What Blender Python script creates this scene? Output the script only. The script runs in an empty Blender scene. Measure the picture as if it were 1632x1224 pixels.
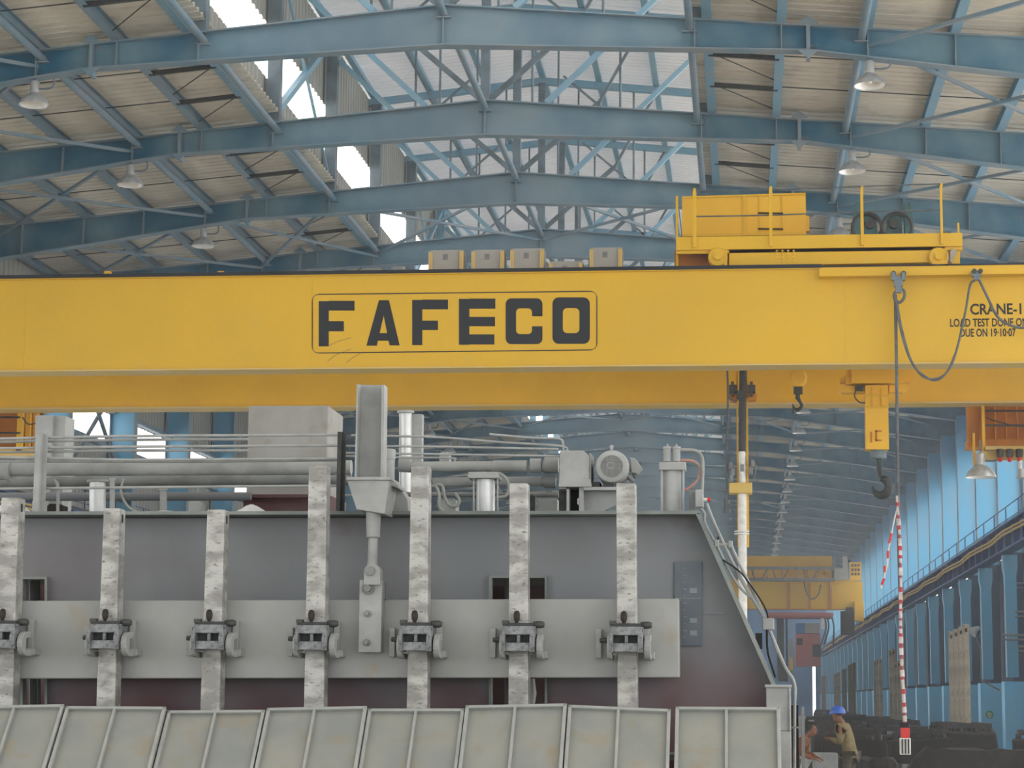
import bpy, math, random
from mathutils import Vector, Matrix

# ------------------------------------------------------------------ camera, world, exposure
sc = bpy.context.scene
COL = sc.collection
IMG_W, IMG_H, FPX = 1632, 1224, 3350.0
CAM = Vector((0, 0, 1.8))


def cam_axes(vx=1188.0, vy=1114.9, roll=.0086):
    """hall axes (right, along, up) in the camera's own (right, down, forward) axes, from the vanishing point of the hall"""
    a = Vector((vx - 816, vy - 612, FPX)).normalized()
    z = Vector((math.sin(roll), -math.cos(roll), 0))
    z.z = -(z.x * a.x + z.y * a.y) / a.z
    z.normalize()
    return a.cross(z), a, z


AX, AY, AZ = cam_axes()
camd = bpy.data.cameras.new('camera')
camd.sensor_width = 36
camd.lens = FPX / IMG_W * 36
camd.clip_end = 1000
cam = bpy.data.objects.new('camera', camd)
COL.objects.link(cam)
# camera local axes: x right, y up, z back, written in hall axes
rt = Vector((AX.x, AY.x, AZ.x))
up = -Vector((AX.y, AY.y, AZ.y))
bk = -Vector((AX.z, AY.z, AZ.z))
M = Matrix((rt, up, bk)).transposed().to_4x4()
M.translation = CAM
cam.matrix_world = M
sc.camera = cam

w = bpy.data.worlds.new('overcast_sky')
sc.world = w
w.use_nodes = True
bg = w.node_tree.nodes['Background']
bg.inputs[0].default_value = (1.0, .99, .97, 1)
bg.inputs[1].default_value = 3.0
sc.view_settings.view_transform = 'Standard'
sc.view_settings.look = 'None'
sc.view_settings.gamma = 1
sc.view_settings.use_curve_mapping = False
sc.view_settings.exposure = -0.1
sc.cycles.max_bounces = 8
sc.cycles.diffuse_bounces = 6
sc.cycles.glossy_bounces = 2
sc.cycles.use_denoising = True
sc.cycles.sample_clamp_indirect = 4
sc.cycles.caustics_reflective = False
sc.cycles.caustics_refractive = False


def at(px, py, Y):
    """the point of the photograph's pixel (px, py) on the plane y = Y of the hall"""
    v = Vector((px - 816, py - 612, FPX))
    d = Vector((AX.dot(v), AY.dot(v), AZ.dot(v)))
    return CAM + d * (Y / d.y)


# ------------------------------------------------------------------ materials
def srgb(c):
    return tuple(((v / 255) / 12.92 if v / 255 <= .04045 else ((v / 255 + .055) / 1.055) ** 2.4) for v in c)


def mat(name, c1, c2=None, scale=3.0, lo=.4, hi=.65, rough=.6, metal=0.0, detail=6, c3=None, s3=20.0, lo3=.6, hi3=.7,
        stretch=None, bump=0.0, bscale=60.0, space='Object'):
    m = bpy.data.materials.new(name)
    m.use_nodes = True
    nt = m.node_tree
    b = nt.nodes['Principled BSDF']
    b.inputs['Roughness'].default_value = rough
    b.inputs['Metallic'].default_value = metal
    col1 = (*srgb(c1), 1)
    b.inputs['Base Color'].default_value = col1
    tc = nt.nodes.new('ShaderNodeTexCoord')
    src = tc.outputs['Object']
    if space == 'World':
        src = nt.nodes.new('ShaderNodeNewGeometry').outputs['Position']
    if stretch:
        mp = nt.nodes.new('ShaderNodeMapping')
        mp.inputs['Scale'].default_value = stretch
        nt.links.new(src, mp.inputs[0])
        src = mp.outputs[0]

    def layer(below, colour, sca, a, z):
        n = nt.nodes.new('ShaderNodeTexNoise')
        n.inputs['Scale'].default_value = sca
        n.inputs['Detail'].default_value = detail
        nt.links.new(src, n.inputs['Vector'])
        r = nt.nodes.new('ShaderNodeMapRange')
        r.inputs['From Min'].default_value = a
        r.inputs['From Max'].default_value = z
        nt.links.new(n.outputs['Fac'], r.inputs['Value'])
        x = nt.nodes.new('ShaderNodeMix')
        x.data_type = 'RGBA'
        nt.links.new(r.outputs[0], x.inputs[0])
        if below is None:
            x.inputs[6].default_value = col1
        else:
            nt.links.new(below, x.inputs[6])
        x.inputs[7].default_value = (*srgb(colour), 1)
        return x.outputs[2]
    o = None
    if c2:
        o = layer(None, c2, scale, lo, hi)
    if c3:
        o = layer(o, c3, s3, lo3, hi3)
    if o:
        nt.links.new(o, b.inputs['Base Color'])
    if bump:
        n = nt.nodes.new('ShaderNodeTexNoise')
        n.inputs['Scale'].default_value = bscale
        nt.links.new(src, n.inputs['Vector'])
        bp = nt.nodes.new('ShaderNodeBump')
        bp.inputs['Strength'].default_value = bump
        nt.links.new(n.outputs['Fac'], bp.inputs['Height'])
        nt.links.new(bp.outputs[0], b.inputs['Normal'])
    return m


MT = dict(
    rafter=mat('dusty_blue_paint_ridge_light', (34, 98, 126), (104, 138, 152), .55, .40, .64, .55, c3=(120, 118, 112), s3=3, lo3=.62, hi3=.78),
    flange=mat('dusty_blue_flange', (104, 138, 156), (134, 146, 154), 1.2, .35, .6, .6),
    blue=mat('pale_blue_paint', (122, 166, 190), (142, 168, 182), 1.5, .4, .7, .5),
    column=mat('bright_blue_paint', (92, 168, 206), (114, 164, 192), .5, .45, .7, .45),
    casing=mat('casing_blue_paint', (116, 206, 250), (126, 192, 230), .8, .45, .7, .45),
    navy=mat('navy_paint', (22, 70, 130), (30, 60, 100), 1, .4, .7, .5),
    navyw=mat('dark_blue_wall_sheet', (20, 66, 100), (16, 48, 78), .5, .4, .7, .6),
    steelgrey=mat('grey_blue_steel', (112, 128, 138), (90, 100, 106), 2, .4, .7, .6),
    roof=mat('roof_sheet_paint', (226, 219, 202), (206, 199, 184), .25, .4, .7, .6, c3=(186, 179, 164), s3=1.3, lo3=.55, hi3=.8),
    roofw=mat('monitor_sheet_paint', (206, 206, 208), (188, 188, 192), .3, .4, .7, .6),
    wallp=mat('wall_sheet_paint', (166, 166, 158), (146, 146, 140), .4, .4, .7, .6),
    wallb=mat('blue_wall_sheet', (48, 120, 172), (40, 96, 140), .5, .4, .7, .6),
    floor=mat('dusty_concrete', (176, 174, 170), (156, 154, 150), .8, .4, .65, .9, bump=.2, bscale=8),
    yellow=mat('crane_yellow_paint', (216, 172, 24), (208, 166, 32), .35, .4, .7, .45, c3=(205, 175, 80), s3=1.7, lo3=.66, hi3=.9),
    yellow2=mat('crane_orange_paint', (230, 180, 36), (218, 170, 40), .7, .4, .7, .5),
    tan=mat('dusty_flange_paint', (200, 176, 122), (204, 174, 84), 1.0, .4, .65, .7),
    ochre=mat('old_orange_paint', (196, 128, 30), (150, 92, 30), 1.6, .4, .7, .7),
    black=mat('black_paint', (18, 22, 30), None, rough=.6),
    rubber=mat('black_rubber', (30, 30, 32), None, rough=.8),
    cable=mat('grey_cable', (92, 96, 100), (70, 74, 78), 8, rough=.6),
    green=mat('green_machine_paint', (60, 104, 102), (44, 78, 80), 4, .4, .65, .5),
    greybox=mat('grey_cabinet_paint', (158, 156, 150), (148, 146, 140), 2, .4, .7, .6),
    lampm=mat('lamp_aluminium', (200, 203, 204), (176, 180, 182), 6, .4, .7, .35, .35),
    lampin=mat('lamp_reflector', (238, 238, 234), None, rough=.3, metal=.2),
    plate=mat('dusty_grey_steel', (126, 130, 134), (116, 114, 117), 1.0, .42, .66, .7, c3=(104, 84, 86), s3=1.1, lo3=.66, hi3=.78),
    plateedge=mat('flange_grey', (128, 134, 132), (104, 112, 110), 3, .4, .7, .6),
    maroon=mat('maroon_primer', (86, 56, 58), (106, 96, 98), 1.4, .45, .7, .7),
    beam=mat('anode_beam_aluminium', (158, 160, 158), (144, 146, 144), 1.6, .4, .65, .5, .1, c3=(150, 140, 118), s3=3.2, lo3=.66, hi3=.82),
    rod=mat('scuffed_aluminium', (134, 133, 129), (176, 176, 172), 7, .4, .6, .45, .15, c3=(104, 102, 98), s3=30, lo3=.58, hi3=.72,
            stretch=(.8, .8, 1.7), bump=.25, bscale=30, space='World'),
    dust=mat('alumina_dusted_grey', (160, 162, 161), (142, 144, 143), 5, .4, .65, .75, bump=.1, bscale=60),
    duct=mat('stained_sheet_metal', (150, 150, 146), (138, 136, 130), 2.5, .4, .65, .7, c3=(118, 102, 88), s3=3.5, lo3=.6, hi3=.8),
    dustd=mat('dusted_grey_steel', (128, 131, 131), (108, 110, 110), 5, .4, .65, .75),
    bright=mat('polished_tube', (206, 208, 208), (180, 182, 182), 4, rough=.35, metal=.3),
    hood=mat('hood_aluminium', (130, 134, 131), (144, 144, 137), 3.0, .35, .65, .5, .1, c3=(140, 132, 114), s3=5, lo3=.56, hi3=.75, bump=.06, bscale=14, space='World'),
    hoodrim=mat('hood_rim', (146, 150, 148), (158, 160, 156), 7, .4, .65, .5, .1),
    clamp=mat('worn_clamp_steel', (134, 138, 140), (104, 108, 110), 18, .4, .65, .55, .3, c3=(84, 82, 78), s3=40, lo3=.55, hi3=.7),
    darkst=mat('dark_steel', (52, 55, 56), (70, 70, 68), 14, rough=.6, metal=.2),
    alumina=mat('alumina_powder', (206, 208, 208), (190, 192, 192), 8, rough=.95),
    hook=mat('forged_hook_steel', (58, 66, 66), (44, 48, 48), 10, .4, .6, .5, .3),
    brownrod=mat('weathered_rod', (142, 132, 116), (116, 108, 96), 6, .4, .65, .7, c3=(80, 74, 66), s3=14, lo3=.6, hi3=.7),
    darkrod=mat('dark_stained_rod', (74, 70, 58), (56, 54, 46), 6, rough=.8),
    carbon=mat('carbon_block', (26, 22, 21), (44, 34, 30), 5, .45, .7, .95, bump=.5, bscale=12),
    soot=mat('sooty_iron', (34, 30, 29), (66, 56, 50), 9, .5, .7, .8),
    cabred=mat('faded_red_paint', (176, 92, 88), (160, 104, 98), 2, .4, .7, .6),
    red=mat('red_paint', (200, 34, 30), None, rough=.5),
    tapered=mat('red_tape', (176, 48, 52), (150, 60, 60), 9, rough=.6),
    tapewhite=mat('dirty_white_tape', (206, 198, 194), (176, 164, 160), 9, rough=.7),
    white=mat('white_paint', (226, 226, 222), (206, 204, 200), 8, rough=.6),
    glass=mat('dark_glass', (26, 32, 36), None, rough=.2),
    hose=mat('grey_hose', (150, 152, 148), (128, 130, 128), 9, rough=.7),
    pinkhose=mat('faded_red_hose', (176, 128, 118), (150, 140, 132), 12, rough=.7),
    jacket=mat('khaki_cloth', (118, 106, 76), (100, 88, 62), 12, .4, .65, .9),
    trousers=mat('dark_olive_cloth', (78, 72, 60), (60, 56, 48), 12, rough=.95),
    skin=mat('skin_tone', (112, 74, 54), None, rough=.6),
    hat=mat('blue_helmet_plastic', (40, 84, 168), None, rough=.35),
    glove=mat('red_glove', (170, 60, 48), None, rough=.8),
    orangecloth=mat('orange_brown_cloth', (120, 74, 44), (96, 60, 38), 12, rough=.9),
    boot=mat('black_leather', (28, 26, 25), None, rough=.6),
    hair=mat('black_hair', (22, 18, 16), None, rough=.7),
    signgreen=mat('green_sign', (60, 150, 96), None, rough=.5),
    notice=mat('faded_notice_plate', (92, 102, 112), (104, 110, 116), 6, rough=.6),
    mark=mat('faded_marking', (132, 140, 146), None, rough=.6),
)


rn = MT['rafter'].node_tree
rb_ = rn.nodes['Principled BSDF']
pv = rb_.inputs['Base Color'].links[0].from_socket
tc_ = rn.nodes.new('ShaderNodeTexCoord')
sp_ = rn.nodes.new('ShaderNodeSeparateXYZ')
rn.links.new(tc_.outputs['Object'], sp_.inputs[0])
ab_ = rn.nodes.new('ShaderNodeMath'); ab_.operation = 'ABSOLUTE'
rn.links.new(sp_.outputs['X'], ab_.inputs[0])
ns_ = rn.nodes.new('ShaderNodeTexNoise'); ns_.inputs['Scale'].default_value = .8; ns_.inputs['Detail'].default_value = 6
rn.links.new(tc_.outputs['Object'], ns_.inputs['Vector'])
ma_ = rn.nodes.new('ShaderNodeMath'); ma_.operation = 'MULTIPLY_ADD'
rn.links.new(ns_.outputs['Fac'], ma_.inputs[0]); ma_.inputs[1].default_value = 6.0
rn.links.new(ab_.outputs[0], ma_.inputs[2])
mg_ = rn.nodes.new('ShaderNodeMapRange')  # paler towards the ridge: dust plus monitor light put into the colour
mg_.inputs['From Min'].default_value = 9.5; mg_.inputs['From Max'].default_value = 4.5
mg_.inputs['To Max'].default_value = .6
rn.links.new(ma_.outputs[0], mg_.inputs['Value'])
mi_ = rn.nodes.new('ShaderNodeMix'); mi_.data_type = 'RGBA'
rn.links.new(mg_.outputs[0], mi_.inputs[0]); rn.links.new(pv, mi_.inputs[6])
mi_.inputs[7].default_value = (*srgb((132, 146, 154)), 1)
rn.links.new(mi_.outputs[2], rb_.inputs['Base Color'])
tm = MT['roofw'].node_tree
tb_ = tm.nodes['Principled BSDF']
tl_ = tm.nodes.new('ShaderNodeBsdfTranslucent')
tl_.inputs[0].default_value = (.85, .87, .9, 1)
ms_ = tm.nodes.new('ShaderNodeMixShader')
ms_.inputs[0].default_value = .11
tm.links.new(tb_.outputs[0], ms_.inputs[1])
tm.links.new(tl_.outputs[0], ms_.inputs[2])
tm.links.new(ms_.outputs[0], [n for n in tm.nodes if n.type == 'OUTPUT_MATERIAL'][0].inputs[0])


# ------------------------------------------------------------------ mesh collector
class MB:
    def __init__(s):
        s.v, s.f, s.cuts = [], [], []

    def add(s, vs, fs):
        n = len(s.v)
        s.cuts.append((n, len(s.f)))
        s.v += [Vector(v) for v in vs]
        s.f += [tuple(i + n for i in f) for f in fs]
        return s

    def box(s, x0, x1, y0, y1, z0, z1):
        if x0 > x1: x0, x1 = x1, x0
        if y0 > y1: y0, y1 = y1, y0
        if z0 > z1: z0, z1 = z1, z0
        return s.add([(x0, y0, z0), (x1, y0, z0), (x1, y1, z0), (x0, y1, z0), (x0, y0, z1), (x1, y0, z1), (x1, y1, z1), (x0, y1, z1)],
                     [(0, 3, 2, 1), (4, 5, 6, 7), (0, 1, 5, 4), (1, 2, 6, 5), (2, 3, 7, 6), (3, 0, 4, 7)])

    def pbox(s, px0, py0, px1, py1, Y, d):
        """box whose front face is the photo rectangle seen at depth Y, d metres deep"""
        a, b = at(px0, py0, Y), at(px1, py1, Y)
        return s.box(a.x, b.x, Y, Y + d, b.z, a.z)

    def prism(s, pts, y0, y1):
        """(x, z) outline extruded from y0 to y1"""
        n = len(pts)
        vs = [(x, y0, z) for x, z in pts] + [(x, y1, z) for x, z in pts]
        ar = sum(pts[i][0] * pts[(i + 1) % n][1] - pts[(i + 1) % n][0] * pts[i][1] for i in range(n))
        fr = tuple(range(n)) if ar > 0 else tuple(reversed(range(n)))
        bk_ = tuple(reversed([i + n for i in fr]))
        fs = [fr, bk_]
        for i in range(n):
            j = (i + 1) % n
            fs.append((j, i, i + n, j + n) if ar > 0 else (i, j, j + n, i + n))
        return s.add(vs, fs)

    def pprism(s, pxs, Y, d):
        return s.prism([(p.x, p.z) for p in (at(x, y, Y) for x, y in pxs)], Y, Y + d)

    def prismx(s, pts, x0, x1):
        """(y, z) outline extruded from x0 to x1"""
        m = MB().prism(pts, x0, x1)
        return s.add([(v.y, v.x, v.z) for v in m.v], [tuple(reversed(f)) for f in m.f])

    def prismz(s, pts, z0, z1):
        m = MB().prism(pts, z0, z1)
        return s.add([(v.x, v.z, v.y) for v in m.v], [tuple(reversed(f)) for f in m.f])

    def bar(s, a, b, wd, ht=None, upv=(0, 0, 1)):
        """straight bar of rectangular section from a to b: wd across, ht along upv"""
        a, b = Vector(a), Vector(b)
        ht = ht or wd
        d = (b - a).normalized()
        u = Vector(upv)
        if abs(d.dot(u)) > .98: u = Vector((0, 1, 0))
        r = d.cross(u).normalized() * wd / 2
        t = r.cross(d).normalized() * ht / 2
        vs = []
        for p in (a, b):
            vs += [p - r - t, p + r - t, p + r + t, p - r + t]
        return s.add(vs, [(3, 2, 1, 0), (4, 5, 6, 7), (0, 1, 5, 4), (1, 2, 6, 5), (2, 3, 7, 6), (3, 0, 4, 7)])

    def tube(s, pts, r, seg=10, smooth=0, cap=True):
        pts = [Vector(p) for p in pts]
        if smooth and len(pts) > 2:
            q = []
            e = [2 * pts[0] - pts[1]] + pts + [2 * pts[-1] - pts[-2]]
            for i in range(1, len(e) - 2):
                for k in range(smooth):
                    t = k / smooth
                    q.append(.5 * ((2 * e[i]) + (e[i + 1] - e[i - 1]) * t + (2 * e[i - 1] - 5 * e[i] + 4 * e[i + 1] - e[i + 2]) * t * t
                             + (3 * e[i] - e[i - 1] - 3 * e[i + 1] + e[i + 2]) * t ** 3))
            pts = q + [pts[-1]]
        rs = r if isinstance(r, (list, tuple)) else [r] * len(pts)
        if len(rs) != len(pts):
            rs = [rs[min(len(rs) - 1, int(i * len(rs) / len(pts)))] for i in range(len(pts))]
        vs, fs = [], []
        u = None
        for i, p in enumerate(pts):
            d = (pts[min(i + 1, len(pts) - 1)] - pts[max(i - 1, 0)]).normalized()
            if u is None:
                u = d.orthogonal().normalized()
            u = (u - d * u.dot(d)).normalized()
            v = d.cross(u)
            for k in range(seg):
                a = 2 * math.pi * (k + .5) / seg
                vs.append(p + (u * math.cos(a) + v * math.sin(a)) * rs[i])
        for i in range(len(pts) - 1):
            for k in range(seg):
                k2 = (k + 1) % seg
                fs.append((i * seg + k, i * seg + k2, (i + 1) * seg + k2, (i + 1) * seg + k))
        if cap:
            fs.append(tuple(reversed(range(seg))))
            fs.append(tuple((len(pts) - 1) * seg + k for k in range(seg)))
        return s.add(vs, fs)

    def lathe(s, prof, c, axis=(0, 0, 1), seg=24, cap=True):
        """(radius, height) profile turned about axis through c"""
        c, ax = Vector(c), Vector(axis).normalized()
        u = ax.orthogonal().normalized()
        v = ax.cross(u)
        vs, fs = [], []
        for r, h in prof:
            for k in range(seg):
                a = 2 * math.pi * k / seg
                vs.append(c + ax * h + (u * math.cos(a) + v * math.sin(a)) * r)
        for i in range(len(prof) - 1):
            for k in range(seg):
                k2 = (k + 1) % seg
                fs.append((i * seg + k, i * seg + k2, (i + 1) * seg + k2, (i + 1) * seg + k))
        if cap:
            fs.append(tuple(reversed(range(seg))))
            fs.append(tuple((len(prof) - 1) * seg + k for k in range(seg)))
        return s.add(vs, fs)

    def build_each(s, name, m, parent, **k):
        """one part object for each piece that was added"""
        out = []
        ends = s.cuts[1:] + [(len(s.v), len(s.f))]
        for (v0, f0), (v1, f1) in zip(s.cuts, ends):
            q = MB()
            q.v = s.v[v0:v1]
            q.f = [tuple(i - v0 for i in f) for f in s.f[f0:f1]]
            out.append(q.build(name, m, parent, **k))
        return out[0]

    def build(s, name, m, parent=None, origin=None, smooth=False, bevel=0):
        if parent is not None:
            r = parent
            o = Vector(r.location)
            while r.parent is not None:
                r = r.parent
                o += r.location
            origin = o
        elif origin is None:
            xs, ys, zs = [v.x for v in s.v], [v.y for v in s.v], [v.z for v in s.v]
            origin = Vector(((min(xs) + max(xs)) / 2, (min(ys) + max(ys)) / 2, min(zs)))
        me = bpy.data.meshes.new(name)
        me.from_pydata([v - origin for v in s.v], [], s.f)
        me.update()
        if smooth:
            for p in me.polygons: p.use_smooth = True
            me.set_sharp_from_angle(angle=math.radians(38))
        me.materials.append(MT[m] if isinstance(m, str) else m)
        o = bpy.data.objects.new(name, me)
        COL.objects.link(o)
        if parent is not None:
            o.parent = parent
        else:
            o.location = origin
        if bevel:
            b = o.modifiers.new('bevel', 'BEVEL')
            b.width = bevel
            b.segments = 2
            b.limit_method = 'ANGLE'
        return o


def tag(o, label, cat, group=None):
    o['label'] = label
    o['category'] = cat
    if group: o['group'] = group
    return o


def thing(name, label, cat, loc, group=None):
    o = bpy.data.objects.new(name, None)
    o.empty_display_size = .2
    COL.objects.link(o)
    o.location = loc
    return tag(o, label, cat, group)


def struct(o):
    o['kind'] = 'structure'
    return o


def copy_tree(o, parent=None):
    c = o.copy()
    COL.objects.link(c)
    if parent is not None: c.parent = parent
    for ch in [x for x in KIDS(o)]:
        copy_tree(ch, c)
    return c


def KIDS(o):
    return list(o.children)


ORD = ['nearest', 'second', 'third', 'fourth', 'fifth', 'sixth', 'seventh', 'eighth', 'ninth', 'tenth', 'eleventh', 'twelfth',
       'thirteenth', 'fourteenth', 'fifteenth']

# ------------------------------------------------------------------ the hall: setting
RX = -6.25            # ridge line
Y0, BAY, NF = 42.6, 7.2, 29
YS, YE = -30.0, Y0 + BAY * (NF - 1) + 1.0
HWS = {-1: 14.99, 1: 15.54}            # ridge to inner column face


def ztop(o): return 16.32 - .087 * abs(o)


def zbot(o):
    o = abs(o)
    return 15.45 - .042 * o if o < 7.65 else 15.13 - (o - 7.65) * .145


# floor
struct(MB().box(-30, 16, -34, YE + 4, -.3, 0).build('floor', 'floor'))


def corrugated(edge_a, edge_b, y0, y1, pitch=.333, depth=.08):
    """ribbed sheet between two (x, z) edges, ribs running down the slope"""
    m = MB()
    n = int((y1 - y0) / pitch)
    prof = []
    for i in range(n):
        y = y0 + i * pitch
        prof += [(y, 0), (y + pitch * .72, 0), (y + pitch * .79, depth), (y + pitch * .93, depth)]
    prof.append((y0 + n * pitch, 0))
    vs = []
    for y, h in prof:
        vs += [(edge_a[0], y, edge_a[1] + h), (edge_b[0], y, edge_b[1] + h)]
    fs = [(2 * i, 2 * i + 1, 2 * i + 3, 2 * i + 2) for i in range(len(prof) - 1)]
    return m.add(vs, fs)


def corrugated_wall(x, dirx, z0, z1, y0, y1, pitch=.4, depth=.05):
    m = MB()
    n = int((y1 - y0) / pitch)
    prof = []
    for i in range(n):
        y = y0 + i * pitch
        prof += [(y, 0), (y + pitch * .66, 0), (y + pitch * .74, depth), (y + pitch * .92, depth)]
    prof.append((y1, 0))
    vs = []
    for y, h in prof:
        vs += [(x + dirx * h, y, z0), (x + dirx * h, y, z1)]
    fs = [(2 * i, 2 * i + 2, 2 * i + 3, 2 * i + 1) for i in range(len(prof) - 1)]
    return m.add(vs, fs)


PUR = .26
for sgn, nm in ((-1, 'ceiling_left'), (1, 'ceiling_right')):
    a, b = 5.15, 16.6
    struct(corrugated((RX + sgn * a, ztop(a) + PUR), (RX + sgn * b, ztop(b) + PUR), YS, YE).build(nm, 'roof'))
MZ = 21.25


def mtop(o): return MZ - .105 * abs(o)


for sgn, nm in ((-1, 'ceiling_monitor_left'), (1, 'ceiling_monitor_right')):
    struct(corrugated((RX, mtop(0) + .2), (RX + sgn * 6.3, mtop(6.3) + .2), YS, YE).build(nm, 'roofw'))
# monitor side walls: curb, and the sheeting above the open strip (left)
for sgn, nm in ((-1, 'left'), (1, 'right')):
    x = RX + sgn * 5.55
    struct(corrugated_wall(x, sgn, ztop(5.5) + .1, 17.1, YS, YE).build('wall_monitor_curb_' + nm, 'wallp'))
    struct(corrugated_wall(x, sgn, 18.5 if sgn < 0 else 20.3, mtop(5.6), YS, YE).build('wall_monitor_' + nm, 'wallp'))
# side walls
XL, XR = RX - 15.95, RX + 16.5
struct(corrugated_wall(XL, -1, 11.55, 15.2, 14, YE).build('wall_left_upper', 'wallp'))
struct(corrugated_wall(XL, -1, 7.6, 10.3, 14, YE).build('wall_left', 'wallp'))
struct(corrugated_wall(XR, 1, 12.4, 15.2, 60, YE).build('wall_right_upper', 'wallb'))
struct(corrugated_wall(XR, 1, 0, 7.4, 62, YE).build('wall_right', 'navyw'))
# far gable with the open doorways that show as bright slits
wf = MB()
for x0, x1, z0, z1 in ((XL, 6.5, 8, 16), (1.5, 7.65, 0, 8), (8.0, XR, 0, 8), (6.5, XR, 8, 16)):
    wf.box(x0, x1, YE, YE + .2, z0, z1)
struct(wf.build('wall_far', 'wallb'))


struct(MB().box(XL, XR, YS - .2, YS, 9.5, 22).build('wall_near_unseen', 'wallb'))  # unseen gable wall, added to cut the light from the camera end


# ------------------------------------------------------------------ steel frames of the hall
def strip(m, pts, y, width, th):
    """flange plate following (x, z) points, centred on y"""
    for (x0, z0), (x1, z1) in zip(pts, pts[1:]):
        m.prism([(x0, z0 - th / 2), (x1, z1 - th / 2), (x1, z1 + th / 2), (x0, z0 + th / 2)], y - width / 2, y + width / 2)


def stiff(m, o, s, Y, hw=.15):
    x = RX + s * o
    m.box(x - .012, x + .012, Y - hw, Y + hw, zbot(o) + .02, ztop(o) - .02)


def rafter_part(Y, s, root, stiffs):
    m = MB()
    HW = HWS[s]
    k = [0, 4, 7.65, 12, HW + .05]
    top = [(RX + s * o, ztop(o)) for o in k + [HW + .9]]
    bot = [(RX + s * o, zbot(o)) for o in k]
    m.prism(top + [(RX + s * (HW + .9), 13.6), (RX + s * (HW + .05), 13.6)] + bot[::-1], Y - .012, Y + .012)
    if stiffs:
        for o in (5.3, 7.1, 8.87, 10.65, 12.4, 14.2): stiff(m, o, s, Y)
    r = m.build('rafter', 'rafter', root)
    m = MB()
    strip(m, top, Y, .32, .03)
    strip(m, [(RX + s * o, zbot(o)) for o in k], Y, .32, .03)
    m.build('flange', 'flange', r)
    return r


def column_part(Y, s, root):
    m = MB()
    HW = HWS[s]
    xi, xo = RX + s * HW, RX + s * (HW + .85)
    m.box(xi, xo, Y - .015, Y + .015, 7.2, 14.2)
    c = m.build('column', 'column', root)
    m = MB()
    m.box(xi - s * .03, xi, Y - .2, Y + .2, 7.2, 14.05)
    m.box(xo, xo + s * .03, Y - .2, Y + .2, 7.2, 15.0)
    m.build_each('flange', 'flange', c)
    # crane leg below the runway, splayed at its head, and its wide boxed foot
    x0, x1 = RX + s * 14.83, RX + s * 15.2
    m = MB()
    m.prism([(x0, 2.6), (x1, 2.6), (x1, 5.9), (x1 + s * .05, 6.2), (x1 + s * .05, 6.62), (x0 - s * .05, 6.62), (x0 - s * .05, 6.2), (x0, 5.9)], Y - .22, Y + .22)
    m.build('crane_leg', 'column', root)
    m = MB()
    m.box(RX + s * (HW + .35), RX + s * (HW + .8), Y - .18, Y + .18, 0, 7.2)
    m.build('rear_leg', 'navyw', root)
    m = MB()
    m.box(RX + s * 14.7, RX + s * 15.5, Y - .4, Y + .4, 0, 2.46)
    m.build('foot_casing', 'casing', root)


def monitor_parts(Y, root, full=True):
    for s in (-1, 1):
        m = MB()
        m.box(RX + s * 5.3 - .16, RX + s * 5.3 + .16, Y - .14, Y + .14, ztop(5.5), mtop(5.5) - .2)
        m.build('monitor_post', 'steelgrey' if full else 'blue', root)
    m = MB()
    for s in (-1, 1):
        m.bar((RX, Y, mtop(0) - .12), (RX + s * 5.8, Y, mtop(5.8) - .12), .16, .22)
    m.build('monitor_rafter', 'blue', root)
    for s in (-1, 1):
        m = MB()
        m.bar((RX + s * 1.5, Y, ztop(1.5) + .05), (RX + s * 5.1, Y, 19.7), .13, .13)
        d = m.build('diagonal_strut', 'blue', root)
        if full:
            m = MB()
            p = Vector((RX + s * 2.9, Y, 17.7))
            m.tube([p, (p.x, Y, mtop(2.9) - .2)], .035, 6)
            m.bar(p, (RX + s * 1.3, Y, 19.1), .06, .06)
            m.bar((p.x - .12, Y, p.z), (p.x + .12, Y, p.z), .06, .2)
            m.build('hanger', 'steelgrey', d)
    for s in (-1, 1):
        m = MB()
        m.bar((RX + s * .12, Y, ztop(0) + .05), (RX + s * 2.3, Y, 18.3), .1, .13)
        m.bar((RX + s * 2.3, Y, 18.3), (RX + s * 3.6, Y, mtop(3.6) - .2), .08, .08)
        m.build('vee_strut', 'steelgrey', root)
        if full:
            m = MB()
            m.tube([(RX + s * 1.15, Y + .1, ztop(1.1)), (RX + s * 1.15, Y + .1, mtop(1) - .2)], .03, 6)
            m.build_each('tie_rod', 'steelgrey', root)
    m = MB()
    m.box(RX - .11, RX + .11, Y - .1, Y + .1, ztop(0), mtop(0) - .2)
    m.build('king_post', 'steelgrey', root)


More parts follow.
